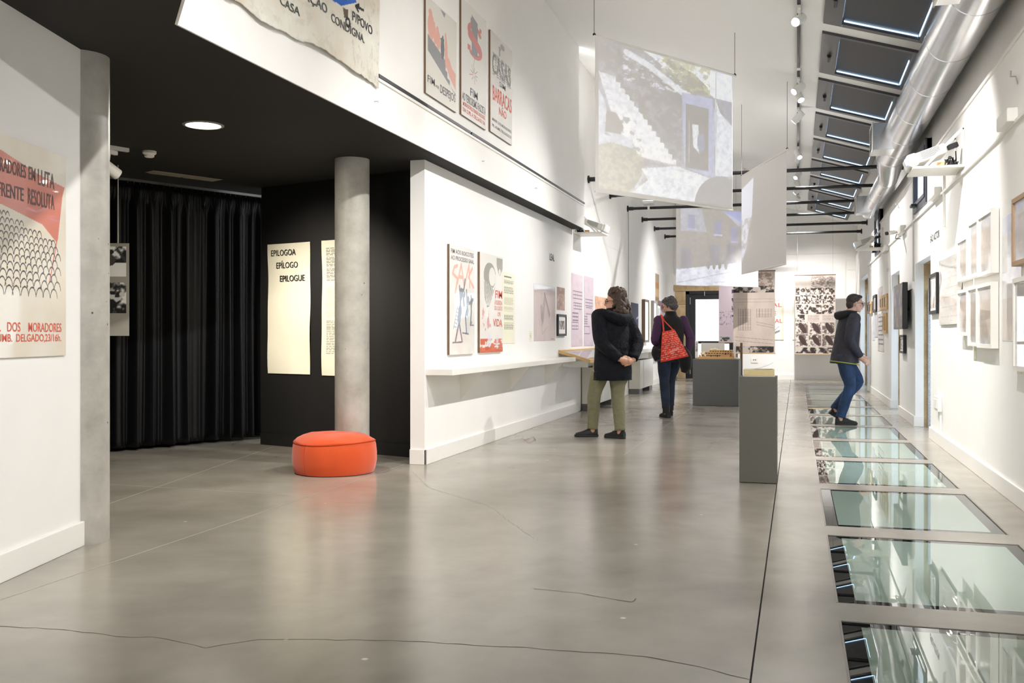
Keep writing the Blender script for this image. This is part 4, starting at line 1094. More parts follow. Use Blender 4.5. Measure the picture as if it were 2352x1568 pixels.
def paintA(cv):
    cv.noise(4, 6, .02); cv.blot(.45, .80, .95, .98, 9, 9, .55, (.45, .36, .32), .5); cv.photo(.0, .74, .98, .82, *sep, 9)
    for k in range(3): cv.line([(.04, .66 - .018 * k), (.96, .66 - .018 * k)], .008, (.6, .53, .49), .8)
    for k in range(6):
        u = .12 + k * .06; cv.line([(u, .28), (u, .55 - .01 * (k % 3))], .010, (.55, .48, .45)); 
    for k in range(20): cv.line([(.12, .28 + k * .0135), (.42, .28 + k * .0135)], .008, (.6, .54, .5), .7)
    for k in range(6): cv.line([(.56 + k * .07, .44), (.56 + k * .07, .54)], .010, (.55, .48, .45))
    for k in range(8): cv.line([(.56, .44 + k * .0135), (.92, .44 + k * .0135)], .008, (.6, .54, .5), .7)
    for v in (.35, .38, .20, .155): cv.line([(.05 if v < .3 else .56, v), (.96, v - .04)], .011, (.60, .53, .50), .8)
    cv.photo(.03, .01, .97, .085, *sep, 8)
banner('hanging_print', 1684, 1780, 623, 811, 21.5, 'beige hanging print of line drawings above the model plinth', (.83, .765, .72), paintA, cz, 21)
def paintC(cv):
    for v in (.80, .66, .52, .36): cv.photo(.35, v, .75, v + .12, (.35, .28, .36), (.85, .78, .84), 6)
    cv.photo(.05, .02, .33, .10, (.3, .3, .3), (.8, .78, .78), 5); cv.blot(.02, .3, .34, .55, 12, 12, .6, (.5, .42, .5), .6)
banner('hanging_print', 1651, 1736, 655, 786, 24.2, 'pink hanging print partly hidden behind the beige one', (.87, .80, .84), paintC, cz, 22)
def paintD(cv):
    cv.noise(4, 6, .02); cv.blot(.40, .85, .95, .985, 12, 10, .5, (.45, .36, .33), .6)
    rows = [(.755, .84, 4), (.635, .745, 5), (.51, .625, 3)]
    for v0, v1, n in rows:
        for i in range(n): cv.photo(.01 + i / n * .98, v0, .01 + (i + .97) / n * .98, v1, *sep, 5)
    cv.photo(.01, .41, .24, .50, *sep, 5); cv.words(.32, .41, .62, .50, 8, (.55, .48, .45), .7); cv.words(.68, .41, .98, .50, 8, (.55, .48, .45), .7)
    for j, (v0, v1) in enumerate(((.255, .40), (.10, .25))):
        for i in range(3):
            cv.photo(.01 + i * .33, v0, .32 + i * .33, v1, (.42, .36, .33), (.82, .78, .74), 6)
            cv.ell(.19 + i * .33, v0 + .075, .11, .045, (.26, .19, .17), rot=-.5)
    cv.photo(.01, .01, .99, .085, *sep, 8)
banner('hanging_print', 1826, 1919, 632, 813, 25.2, 'tall sepia print of photo rows hanging before the end wall', (.79, .74, .70), paintD, lambda x: 4.35 - .0 * x, 23)
r = BW.rect(1742, 684, 780, 1800)
H = Hung('end_poster', BW, r, 'white poster with red letters on the end wall behind the beige print', 'poster', (.90, .89, .86), thick=.02, step=.02)
H.cv.rect(.93, 0, 1, 1, (.88, .85, .74)); H.cv.poly([(.55, .10), (.86, .20), (.86, .24), (.55, .17)], (.5, .5, .5)); H.cv.line([(.6, .2), (.9, .36)], .015, (.5, .5, .5)); H.cv.words(.5, .90, .9, .98, 2, (.5, .5, .5), .7); H.done()
H.text('SAAL', .20, .78, .92, .88, M_inkred, .02); H.text('E', .55, .58, .70, .68, M_inkred, .02); H.text('LOCAL', .15, .40, .95, .50, M_inkred, .02)
r = BW.rect(1820, 684, 780, 1880)
H = Hung('end_poster', BW, r, 'cream poster on the end wall almost hidden behind the tall sepia print', 'poster', (.90, .885, .83), thick=.02, step=.03); H.cv.noise(3, 3, .02); H.done()
r = BW.rect(1725, 822, 833, 1741); e = empty('wall_socket', BW.pt(r[0], r[2])); tag(e, 'small white double wall socket low on the end wall', 'socket')
MB().obox(BW.pt(0, 0), BW.U, BW.V, BW.N, *r, 0, .02).build('plate', M_white, e, bevel=.004)
for k in (.38, .66): MB().lathe([(.018, 0), (.018, .004)], 12, (r[0] + (r[1] - r[0]) * k, YB - .024, r[2] + (r[3] - r[2]) * .62), 'y').build('outlet', mat('outlet_grey', (.55, .53, .5), .5), e)

r = BW.rect(1880, 582, 585, 1946); o = MB().obox(BW.pt(0, 0), BW.U, BW.V, BW.N, r[0] - 1.0, r[1], 3.26, 3.29, 0, .025).build('end_conduit', M_base); tag(o, 'thin white horizontal conduit on the end wall above the sepia print', 'conduit')
r = BW.rect(1946, 597, 620, 1969); o = MB().obox(BW.pt(0, 0), BW.U, BW.V, BW.N, *r, 0, .012).build('access_panel', M_base, None, bevel=.003); tag(o, 'faint white square access panel on the end wall beside the right corner', 'panel')
# ---------------- right wall
def RWr(*a): return RW.rect(*a)
# far pier
def pale(fx): return lambda cv: cv.noise(fx, 6, .03)
G1 = 'sheets and frames on the far right pier'
paper('pale_sheet', RW, RWr(2005.5, 674, 696, 2010.6), 'small pink sheet above the small black frame on the far right pier', (.84, .79, .78), 31, pale(3), wave=False, group=G1)
paper('pale_sheet', RW, RWr(2016, 662, 716, 2027), 'tall mauve sheet in the upper row of the far right pier', (.80, .77, .775), 32, pale(3), wave=False, group=G1)
paper('pale_sheet', RW, RWr(2004, 724, 782, 2009), 'narrow lilac sheet lower left on the far right pier', (.82, .81, .84), 33, pale(3), wave=False, group=G1)
paper('pale_sheet', RW, RWr(2009.5, 722, 775, 2016), 'grey sheet lower row on the far right pier', (.77, .76, .77), 34, pale(3), wave=False, group=G1)
paper('pale_sheet', RW, RWr(2016.6, 721, 806, 2030.5), 'longest beige grey sheet on the far right pier', (.81, .79, .77), 35, lambda cv: (cv.noise(3, 9, .03), plan(cv, [(.1, .2, .9, .9, 3, 6)])), wave=False, group=G1)
framed('framed_picture', RW, RWr(1995.3, 695, 720, 1999.5), 'brown framed picture at the far edge of the far right pier', 'picture frame', group=G1, m=M_brown, fw=.05, depth=.03)
framed('framed_picture', RW, RWr(2000, 694, 721, 2005), 'pine framed picture beside the brown one on the far right pier', 'picture frame', group=G1, m=M_wood, fw=.05, depth=.03)
framed('framed_picture', RW, RWr(2008, 679, 718, 2015), 'small black framed picture on the far right pier', 'picture frame', group=G1, m=M_dark, fw=.05, depth=.03, bg=(.85, .85, .85))
for k, (xl, xr) in enumerate(((2024.6, 2029.2), (2029.6, 2034.4), (2034.8, 2040.4))):
    framed('framed_picture', RW, RWr(xl, 681 - 2.4 * k, 713 - .6 * k, xr), ['left', 'middle', 'right'][k] + ' one of three joined pine frames on the far right pier', 'picture frame', group=G1, m=M_wood, fw=.05, depth=.03, bg=(.80, .81, .84))
for k, (xl, xr) in enumerate(((2030.8, 2034.4), (2034.8, 2039))):
    framed('framed_picture', RW, RWr(xl, 720 - k, 764 + 1.5 * k, xr), ['left', 'right'][k] + ' one of two pine frames below the row of three', 'picture frame', group=G1, m=M_wood, fw=.05, depth=.03, bg=(.82, .83, .84))
# wall screen on an arm
tx0, tx1, ty0, ty1, tz0, tz1 = 1.325, 1.39, 13.88, 15.12, 1.235, 1.845
e = empty('wall_screen', (XR, 14.5, tz0)); tag(e, 'black flat wall screen on an arm beside the nearest doorway', 'screen')
MB().box(tx0, tx1, ty0, ty1, tz0, tz1).build('housing', mat('black_plastic', (.09, .09, .10), .35), e, bevel=.006)
SS = Surf((tx0, 0, 0), (0, -1, 0)); cv = Canvas(1.20, .57, .02, (.20, .18, .18), 41)
for i in range(4): cv.photo(0, .02 + i * .25, 1, .24 + i * .25, (.07, .06, .06), (.42, .38, .36), 6)
cv.ell(.5, .72, .22, .12, (.12, .13, .28)); cv.rect(.30, .45, .72, .60, (.15, .17, .33), .8); cv.words(.05, .28, .95, .45, 6, (.35, .30, .28), .6)
sheet('display', cv, SS.pt(-(ty1 - .02), tz0 + .02), SS.U, SS.V, SS.N, print_mat('screen_picture', .35, emit=.55, base=(.06, .06, .06)), e, n=.002)
MB().box(tx1, XR - .02, 14.35, 14.65, 1.42, 1.62).tube([(tx1, 14.3, 1.5), (XR - .01, 14.15, 1.5)], .02, 8).build('wall_arm', M_dark, e); MB().box(XR - .02, XR, 14.3, 14.7, 1.35, 1.75).build('wall_plate', M_dark, e)
framed('framed_picture', RW, RWr(2072.8, 769, 810, 2082.5), 'small black frame below the wall screen', 'picture frame', m=M_dark, fw=.03, depth=.045, mount=.02, bg=(.8, .8, .8), paint=lambda cv: cv.photo(0, 0, 1, 1, (.4, .4, .4), (.85, .85, .85), 4))
paper('caption_sheet', RW, RWr(2084, 769, 781, 2086), 'tiny caption right of the small black frame below the wall screen', (.90, .88, .78), 42, None, wave=False)
framed('framed_picture', RW, RWr(2140, 632, 722, 2157), 'tall black frame between the nearest doorway and the beige plan', 'picture frame', m=M_dark, fw=.035, depth=.03, mount=.03, bg=(.8, .8, .79), paint=lambda cv: cv.photo(0, 0, 1, 1, (.5, .5, .5), (.86, .86, .85), 3))
# lettering SÃO VICTOR
a0, z0 = RW.hit(2137, 558); a1, _ = RW.hit(2158, 551); _, z1 = RW.hit(2137, 542)
o = lettering('SÃO VICTOR', RW.pt(a0, z0), RW.U, RW.V, RW.N, a1 - a0, z1 - z0, M_ink, None, n=.003, bold=.015, name='wall_lettering'); tag(o, 'grey black wall lettering SÃO VICTOR on the right wall', 'lettering')
a0, z0 = RW.hit(2037, 625); a1, _ = RW.hit(2042, 624); _, z1 = RW.hit(2037, 617)
o = lettering('ANTAS', RW.pt(a0, z0), RW.U, RW.V, RW.N, a1 - a0, z1 - z0, mat('pale_letter', (.7, .7, .7), .6), None, n=.003, bold=.015, name='wall_lettering'); tag(o, 'faint small wall lettering above the far right pier frames', 'lettering')
def fill(cv):
    cv.noise(4, 8, .03)
    for k in range(6): cv.rect(.1, .12 + k * .14, .9, .135 + k * .14, (.62, .58, .54), .5)
    cv.blot(.05, .05, .95, .95, 10, 16, .66, (.66, .61, .57), .45)
paper('plan_sheet', RW, RWr(2161, 600, 747, 2211), 'large faded beige plan between the tall black frame and the white frames', (.82, .795, .765), 43, fill, mm=PMG)
# six white frames
G2 = 'white box frames on the near right wall'
def doc(a): 
    def f(cv):
        cv.rect(0, 0, 1, 1, (.80, .79, .78)); cv.rect(.12, .12, .95, .78, a); cv.noise(4, 5, .03); cv.rect(.12, .3, .95, .44, tuple(x * .93 for x in a), .5)
    return f
W6 = [((2213, 553, 648, 2236), 'upper row, left'), ((2239, 513, 640, 2262), 'upper row, middle'), ((2262.5, 497, 636, 2296), 'upper row, right'),
      ((2213, 668, 771, 2236), 'lower row, left'), ((2238, 660, 794, 2259.5), 'lower row, middle'), ((2260, 655, 798, 2295), 'lower row, right')]
for r_, w in W6:
    framed('framed_picture', RW, RWr(*r_), f'white box frame with a pale document, {w} of the six', 'picture frame', group=G2, m=M_white, fw=.028, depth=.055, bg=(.85, .83, .8), paint=doc((.80, .75, .70)), mountcol=(.82, .81, .80))
def fill(cv):
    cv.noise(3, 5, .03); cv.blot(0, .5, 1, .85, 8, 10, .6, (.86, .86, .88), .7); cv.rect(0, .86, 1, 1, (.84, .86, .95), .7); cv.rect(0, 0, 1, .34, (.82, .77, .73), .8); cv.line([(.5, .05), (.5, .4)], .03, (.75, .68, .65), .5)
paper('acrylic_print', RW, RWr(2303, 500, 783, 2347), 'large glossy acrylic covered print near the right edge', (.87, .86, .86), 44, fill, wave=False, mm=PMG)
paper('caption_sheet', RW, RWr(2237, 796, 827, 2243), 'small pale caption under the white box frames', (.90, .89, .80), 45, lambda cv: cv.words(.15, .3, .8, .9, 6, (.6, .6, .5), .5), wave=False, group='captions on the near right wall')
paper('caption_sheet', RW, RWr(2336, 808, 857, 2347), 'larger pale caption under the glossy acrylic print', (.90, .89, .80), 46, lambda cv: cv.words(.15, .3, .8, .9, 6, (.6, .6, .5), .5), wave=False, group='captions on the near right wall')
framed('framed_picture', RW, RWr(2346, 458, 612, 2440), 'walnut framed print cut off by the right edge', 'picture frame', m=mat('beech_wood', (.68, .55, .42), .5), fw=.03, depth=.06, bg=(.8, .78, .75), paint=doc((.8, .76, .72)))
framed('framed_picture', RW, RWr(2348, 640, 850, 2440), 'white framed print cut off by the right edge below the walnut one', 'picture frame', m=M_white, fw=.03, depth=.06, bg=(.8, .78, .75), paint=doc((.8, .76, .72)))

# conduit, junction boxes, camera, socket
cd = empty('cable_conduit', RW.pt(-10, 2.6)); tag(cd, 'thin white cable conduit running along the right wall', 'conduit')
MB().box(XR - .022, XR, -2.5, 22.1, 2.59, 2.612).build('long_run', M_base, cd)
MB().box(XR - .02, XR, 13.63, 13.652, 1.84, 3.15).build('drop', M_base, cd); MB().box(XR - .02, XR, 10.86, 10.885, 2.25, 2.9).build('drop', M_base, cd)
def jbox(r, label):
    MB().obox(RW.pt(0, 0), RW.U, RW.V, RW.N, *r, 0, .07).build('junction_box', M_white, cd, bevel=.008)
jbox(RWr(2313, 272, 303, 2339), 'white junction box high near the right edge'); jbox(RWr(2147, 444, 463, 2163), 'white junction box below the near projector shelf'); jbox(RWr(2072.5, 524, 541, 2080.5), 'white junction box with the security camera cable'); jbox(RWr(2034, 570, 583, 2042), 'white junction box beside the far projector shelf')
e = empty('security_camera', RW.pt(*RW.hit(2070, 530))); tag(e, 'small black and white security camera above the wall screen', 'security camera')
p = RW.pt(RW.hit(2074, 531)[0] - .08, RW.hit(2074, 531)[1], .10)
MB().tube([p, p + Vector((-.10, -.05, -.02))], .030, 16).build('body', M_white, e, smooth='auto'); MB().tube([p + Vector((-.10, -.05, -.02)), p + Vector((-.125, -.062, -.025))], .026, 16).build('lens_front', M_dark, e, smooth='auto')
MB().tube([p, p + Vector((.06, 0, .0))], .018, 8).build('mount', M_white, e); MB().tube([p + Vector((.02, -.02, -.03)), p + Vector((.0, -.08, -.10)), p + Vector((.05, -.25, -.12))], .006, 6).build('cable', M_dark, e)
r = RWr(2154, 908, 941, 2163.5); e = empty('wall_socket', RW.pt(r[0], r[2])); tag(e, 'white surface wall socket low on the near right wall', 'socket')
MB().obox(RW.pt(0, 0), RW.U, RW.V, RW.N, *r, 0, .04).build('box', M_white, e, bevel=.006); MB().obox(RW.pt(0, 0), RW.U, RW.V, RW.N, r[0] + .03, r[1] - .03, r[2] + .03, r[3] - .03, .04, .046).build('switch_plate', M_base, e)
MB().obox(RW.pt(0, 0), RW.U, RW.V, RW.N, r[1] - .05, r[1] - .03, .13, r[2], 0, .018).build('conduit', M_base, e)
for px, py in ((2340, 175), (2066, 470)):
    a, z = RW.hit(px, py); o = MB().tube([RW.pt(a, z - .05, .01), RW.pt(a, z, .02), RW.pt(a, z, .05), RW.pt(a, z + .04, .05)], .006, 6).build('wall_hook', M_chrome); tag(o, 'small metal hook high on the right wall near the right edge' if px > 2200 else 'small metal hook on the right wall above the security camera', 'hook', 'wall hooks')

# ================================================================== CURTAIN, HANGING PANEL, POUF
M_curt = mat('black_satin', (.050, .051, .060), .42, spec=.3, sheen=.0, bump=(90, .05))
ca, cb = Vector((-6.62, 7.95, 0)), Vector((-5.70, 9.98, 0)); cU = (cb - ca).normalized(); cN = Vector((cU.y, -cU.x, 0)); cL = (cb - ca).length
cu = empty('curtain', (ca + cb) / 2); tag(cu, 'floor length black satin curtain hanging in deep folds', 'curtain')
nx, ny = 260, 40; xs = np.linspace(0, 1, nx); rg = np.random.default_rng(12)
fold = np.zeros(nx)
for f, a in ((24, .040), (41, .018), (13, .02), (67, .007)): fold += a * np.sin(xs * 2 * PI * f * .55 + rg.random() * 6 + 1.2 * np.sin(xs * 9 + f))
top = .012 * np.sin(xs * 2 * PI * 70)
vs_ = []; 
zt, zb = ZC - .045, .035
co = np.zeros((ny, nx, 3))
for j in range(ny):
    v = j / (ny - 1); z = zb + (zt - zb) * v
    k = 1.0 if v < .93 else max(0, 1 - (v - .93) / .035)
    drift = .02 * np.sin(xs * 17 + v * 2.2)
    off = (fold * (1.1 - .35 * v) + drift * (1 - v)) * k + top * (1 - k)
    for q in range(3):
        co[j, :, q] = ca[q] + cU[q] * xs * cL + cN[q] * off
    co[j, :, 2] = z
fs_ = [(j * nx + i, j * nx + i + 1, (j + 1) * nx + i + 1, (j + 1) * nx + i) for j in range(ny - 1) for i in range(nx - 1)]
o = MB().add([tuple(p) for p in co.reshape(-1, 3)], fs_).build('fabric', M_curt, cu, smooth=True)
sm = o.modifiers.new('thick', 'SOLIDIFY'); sm.thickness = .004
MB().obox(ca, cU, Vector((0, 0, 1)), cN, -.1, cL + .02, ZC - .032, ZC - .006, -.02, .02).build('curtain_track', M_chrome, cu)
for i in range(34):
    s_ = cL * (i + .5) / 34; p = ca + cU * s_
    MB().box(p.x - .004, p.x + .004, p.y - .004, p.y + .004, ZC - .055, ZC - .030).build('glider', M_dark, cu)

# photo board hung beside the near column
pd = 9.15
pr = at_depth(297, 664, pd); bw_, zt, zb = .62, at_depth(290, 559, pd).z, at_depth(290, 771, pd).z
pU = Vector((math.cos(YAW + .12), math.sin(YAW + .12), 0)); pl = Vector((pr.x, pr.y, 0)) - pU * bw_; pN = Vector((pU.y, -pU.x, 0))
hb = empty('photo_board', (pl + pU * bw_ / 2) + Vector((0, 0, zb))); tag(hb, 'grey hanging board with two black and white photographs behind the near column', 'photo board')
MB().obox(pl, pU, Vector((0, 0, 1)), pN, 0, bw_, zb, zt, 0, .012).build('board', mat('grey_board', (.62, .60, .56), .6), hb)
bh = zt - zb
for v0, v1, sd_ in ((.64, .965, 51), (.245, .575, 52)):
    cv = Canvas(.53, (v1 - v0) * bh, .008, (.85, .84, .82), sd_); cv.photo(0, 0, 1, 1, (.06, .06, .06), (.93, .93, .92), 7)
    if sd_ == 51:
        cv.rect(.5, 0, 1, .45, (.93, .93, .92)); cv.ell(.72, .55, .10, .20, (.25, .24, .24)); cv.ell(.74, .83, .06, .08, (.1, .1, .1)); cv.line([(.68, .4), (.6, .05)], .06, (.15, .15, .15)); cv.line([(.85, .9), (1, .5)], .05, (.2, .2, .2))
    else:
        for i in range(26): cv.ell(cv.rng.uniform(.05, .95), cv.rng.uniform(.15, .75), .05, .07, (.07, .07, .07) if i % 2 else (.82, .81, .8))
    sheet('photograph', cv, pl + pU * .066 + Vector((0, 0, zb + v0 * bh)), pU, Vector((0, 0, 1)), pN, PM, hb, n=.014)
for a in (.14, bw_ - .10):
    q = pl + pU * a; MB().tube([(q.x, q.y, zt), (q.x, q.y, ZC)], .005, 6).build('cable', mat('white_cable', (.8, .79, .76), .5), hb)

# orange pouf
M_or = mat('orange_cotton', (.86, .315, .09), .85, sheen=.3, noise=(4, .07), bump=(220, .12))
pc = Vector((-3.745, 7.655, 0)); pf = empty('pouf', pc); tag(pf, 'round orange fabric floor pouf leaning against the concrete column', 'pouf')
n = 64; rings = []; prof = [(.300, .0), (.325, .006), (.338, .03), (.352, .10), (.352, .17), (.345, .235), (.336, .262)]
rg = random.Random(3)
def wob(w, k): return 1 + .010 * math.sin(3 * w + 1) + .006 * math.sin(7 * w + k) + .004 * math.sin(13 * w + 2 * k)
for k, (r, z) in enumerate(prof):
    rings.append([(pc.x + r * wob(w, k * .2) * math.cos(w), pc.y + r * wob(w, k * .2) * math.sin(w), max(0, z + (.008 * math.sin(2 * w + 2) if z > .2 else 0))) for w in [2 * PI * i / n for i in range(n)]])
MB().loft(rings).build('side', M_or, pf, smooth='auto')
rings = []
for k, (r, z) in enumerate([(.336, .262), (.332, .272), (.31, .290), (.27, .310), (.21, .325), (.14, .333), (.07, .336), (.01, .336)]):
    rings.append([(pc.x + r * wob(w, 1.2) * math.cos(w), pc.y + r * wob(w, 1.2) * math.sin(w), z + .008 * math.sin(2 * w + 2) * (r / .336) + .006 * math.sin(5 * w + k) * math.sin(r * 25) ** 2) for w in [2 * PI * i / n for i in range(n)]])
MB().loft(rings).build('top', M_or, pf, smooth=True)
ring = [(pc.x + .338 * wob(w, 1.2) * math.cos(w), pc.y + .338 * wob(w, 1.2) * math.sin(w), .263 + .008 * math.sin(2 * w + 2)) for w in [2 * PI * i / 64 for i in range(65)]]
MB().tube(ring, .005, 6, caps=False).build('piping', mat('orange_seam', (.74, .26, .10), .9), pf, smooth=True)
w = -1.87; MB().tube([(pc.x + (r + .002) * math.cos(w), pc.y + (r + .002) * math.sin(w), z) for r, z in prof[1:]], .0035, 6).build('side_seam', mat('orange_seam'), pf)

# ================================================================== LEFT SHELF, DISPLAY CASE, CONVECTORS
ZS = .85
sh = empty('wall_shelf', (-3.05, 11, ZS)); tag(sh, 'long white wall shelf on triangular brackets under the lower posters', 'shelf')
MB().box(XL, -2.925, 8.32, 13.42, ZS - .055, ZS).build('board', M_white, sh, bevel=.003)
for y in (9.28, 11.02, 12.7):
    MB().extr([(XL, y - .012, ZS - .055), (XL, y - .012, ZS - .33), (XL + .008, y - .012, ZS - .33), (-2.95, y - .012, ZS - .07), (-2.95, y - .012, ZS - .055)], (0, .024, 0)).build('bracket', M_white, sh)
dc = empty('display_case', (-2.95, 14.8, .8)); tag(dc, 'sloping pine framed display case on the wall at the end of the white shelf', 'display case')
y0, y1 = 13.46, 16.6; zb_, zf_ = .95, .815; xf_ = -2.73
def slab(b, xa, xb, ya, yb, t0, t1):
    z = lambda x, t: zb_ + (zf_ - zb_) * (x - XL) / (xf_ - XL) + t
    return b.hexa([(xa,ya,z(xa,t0)),(xb,ya,z(xb,t0)),(xb,yb,z(xb,t0)),(xa,yb,z(xa,t0)),(xa,ya,z(xa,t1)),(xb,ya,z(xb,t1)),(xb,yb,z(xb,t1)),(xa,yb,z(xa,t1))])
X0 = XL + .003
for q in ((X0, X0 + .03, y0, y1), (xf_ - .03, xf_, y0, y1), (X0 + .03, xf_ - .03, y0, y0 + .03), (X0 + .03, xf_ - .03, y1 - .03, y1)):
    b = MB(); slab(b, *q, -.045, .0); b.build('rim', M_wood, dc)
b = MB(); slab(b, X0 + .03, xf_ - .03, y0 + .03, y1 - .03, -.045, -.035); b.build('base', M_white, dc)
for k in range(5):
    b = MB(); ya = y0 + .10 + k * .60; slab(b, X0 + .09, xf_ - .09, ya, ya + .46, -.034, -.031); b.build('document', mat('mauve_document', (.80, .755, .77), .6), dc)
M_glaze = mat('thin_glass', (1, 1, 1), .0, trans=1.0, ior=1.05, spec=.6, coat=.6)
b = MB(); slab(b, X0 + .03, xf_ - .03, y0 + .03, y1 - .03, -.014, -.009); b.build('glass_top', M_glaze, dc)
for y in (13.75, 15.0, 16.3): MB().box(X0, -2.82, y - .010, y + .010, .70, .79).build('support', M_white, dc)
s2 = empty('wall_shelf', (-3.05, 21, ZS)); tag(s2, 'far white wall shelf beyond the display case', 'shelf')
MB().box(XL, -2.92, 16.65, 25.9, ZS - .05, ZS + .01).build('board', M_white, s2, bevel=.003)
for y in (17.6, 18.8, 22.2, 23.4): MB().extr([(XL, y, ZS - .05), (XL, y, ZS - .3), (-2.95, y, ZS - .06), (-2.95, y, ZS - .05)], (0, .02, 0)).build('bracket', M_white, s2)
M_conv = mat('convector_enamel', (.84, .83, .79), .35); M_plinth = mat('convector_plinth', (.42, .42, .42), .5)
cons = [(14.95, 'nearest convector under the display case behind the olive trousers'), (19.4, 'middle convector between the two women'), (24.0, 'farthest convector behind the woman with the red bag')]
for y, lab in cons:
    e = empty('convector', (-3.08, y + .9, 0)); tag(e, 'beige steel ' + lab, 'convector', 'convectors along the left wall')
    MB().box(XL + .015, -2.94, y, y + 1.8, .10, .66).build('casing', M_conv, e, bevel=.006)
    MB().box(-2.945, -2.935, y + .45, y + 1.35, .12, .64).build('front_panel', M_conv, e, bevel=.002)
    MB().box(XL + .015, -2.96, y + .0, y + .42, .0, .10).build('foot', M_plinth, e); MB().box(XL + .015, -2.96, y + 1.38, y + 1.8, .0, .10).build('foot', M_plinth, e)
    for i in range(14): MB().box(XL + .05, -2.98, y + .1 + i * .118, y + .16 + i * .118, .66, .664).build('grille_slot', M_plinth, e)

# ================================================================== PLINTHS, BOOK, MODEL
M_ped = mat('olive_grey_paint', (.36, .355, .325), .55); M_pl = mat('slate_grey_paint', (.375, .38, .375), .5)
p1 = MB().box(-.432, -.148, 7.97, 8.27, .004, .828).build('pedestal', M_ped, None, bevel=.003); tag(p1, 'narrow olive grey pedestal carrying an open book', 'pedestal')
bk = empty('book', (-.29, 8.10, .828)); tag(bk, 'thick paperback with one page curling up, lying on the narrow pedestal', 'book')
M_page = mat('book_page_edges', (.86, .79, .60), .8, noise=(60, .10)); M_pw = mat('page_white', (.93, .92, .90), .7)
bx0, bx1, by0, by1 = -.398, -.170, 8.005, 8.185
MB().box(bx0, bx1, by0, by1, .834, .882).build('page_block', M_page, bk, bevel=.002)
MB().box(bx0 - .003, bx1 + .004, by0 - .002, by1 + .002, .8285, .833).build('back_cover', M_pw, bk)
MB().box(bx0 - .006, bx0 - .001, by0, by1, .8285, .884).build('spine', M_pw, bk)
def curl(z0, lift, name, m):
    vs = []; fs = []; N_ = 14
    for i in range(N_ + 1):
        t = i / N_; x = bx0 + (bx1 - bx0 - .012) * t; z = z0 + lift * t ** 2.6
        vs += [(x, by0 + .003, z), (x, by1 - .003, z)]
        if i: fs.append((2 * i - 2, 2 * i, 2 * i + 1, 2 * i - 1))
    o = MB().add(vs, fs).build(name, m, bk, smooth=True); q = o.modifiers.new('t', 'SOLIDIFY'); q.thickness = .0012
curl(.8845, .050, 'lifted_page', M_pw); curl(.8835, .004, 'flat_page', M_pw)

px0_, px1_, py0_, py1_, pz = -1.64, -.905, 16.5, 17.2, .76
pl_ = MB().box(px0_, px1_, py0_, py1_, .004, pz).build('plinth', M_pl, None, bevel=.003); tag(pl_, 'wide slate grey plinth carrying the wooden model', 'plinth')
md = empty('architectural_model', (-1.27, 16.8, pz)); tag(md, 'pale wood architectural model of stepped row houses with little trees', 'model')
M_ply = mat('model_plywood', (.83, .68, .47), .6, noise=(20, .12)); M_mdark = mat('model_opening', (.16, .13, .10), .8)
MB().box(px0_ + .04, px1_ - .04, py0_ + .03, py1_ - .04, pz + .001, pz + .022).build('base_board', M_ply, md, bevel=.002)
MB().box(px0_ + .07, px1_ - .07, py0_ + .05, py1_ - .06, pz + .022, pz + .036).build('ground_plate', M_ply, md)
terr = [(-1.50, -1.20, 16.58, .036, .075), (-1.46, -1.06, 16.72, .036, .108), (-1.40, -1.03, 16.86, .036, .140)]
for k, (xa, xb, ya, zl, zh) in enumerate(terr):
    hs = MB().box(xa, xb, ya, ya + .12, pz + zl, pz + zh).build('house_row', M_ply, md)
    MB().box(xa - .008, xb + .008, ya - .012, ya + .13, pz + zh, pz + zh + .008).build('roof', mat('model_roof', (.88, .76, .57), .6), hs)
    n = 9
    for i in range(n):
        x = xa + (xb - xa) * (i + .5) / n; big = i % 3 == 1
        MB().box(x - .008, x + .008, ya - .002, ya + .01, pz + zh - (.034 if big else .020), pz + zh - .008).build('window_opening', M_mdark, hs)
MB().box(-1.20, -1.05, 16.60, 16.70, pz + .036, pz + .062).build('house_row', M_ply, md); MB().box(-1.02, -.98, 16.62, 17.0, pz + .036, pz + .10).build('end_house', M_ply, md)
for i in range(6): MB().box(-1.00 + i * .0, -.955, 16.60 + i * .055, 16.655 + i * .055, pz + .036, pz + .045 + i * .008).build('stair_block', mat('model_grey', (.55, .48, .38), .7), md)
M_tree = mat('model_tree', (.90, .86, .76), .8); rg = random.Random(2)
for i in range(24):
    if i < 12: c_ = (-1.54 + rg.random() * .10, 16.58 + i * .036, pz + .05 + i * .004 + rg.random() * .01)
    else: c_ = (-1.42 + (i - 12) * .034, 17.03, pz + .115 + .03 * math.sin((i - 12) * .5) + rg.random() * .02)
    tr_ = MB().ell(c_, (.020, .020, .022), None, 10, 6).build('tree', M_tree, md, smooth=True)
    MB().tube([(c_[0], c_[1], pz + .03), (c_[0], c_[1], c_[2] - .01)], .003, 5).build('trunk', M_wood, tr_)
ac = empty('info_stand', (px0_ + .05, 16.55, pz)); tag(ac, 'narrow white upright info card at the left front of the model', 'info card')
cv = Canvas(.045, .27, .01, (.9, .89, .9), 60); cv.photo(.1, .35, .9, .9, (.5, .42, .4), (.85, .8, .78), 4)
MB().box(px0_ + .038, px0_ + .088, 16.512, 16.524, pz + .023, pz + .30).build('card', M_white, ac); sheet('print', cv, (px0_ + .041, 16.511, pz + .027), Vector((1, 0, 0)), Vector((0, 0, 1)), Vector((0, -1, 0)), PM, ac)
ac = empty('info_stand', (px1_ - .08, 16.55, pz)); tag(ac, 'narrow white upright info card at the right front of the model', 'info card')
MB().box(px1_ - .072, px1_ - .042, 16.512, 16.524, pz + .0225, pz + .30).build('card', mat('clear_acrylic', (.96, .96, .97), .05, alpha=.35), ac)
wp = empty('sign_panel', (-1.25, 17.6, 0)); tag(wp, 'white panel on a stand behind the wooden model', 'panel')
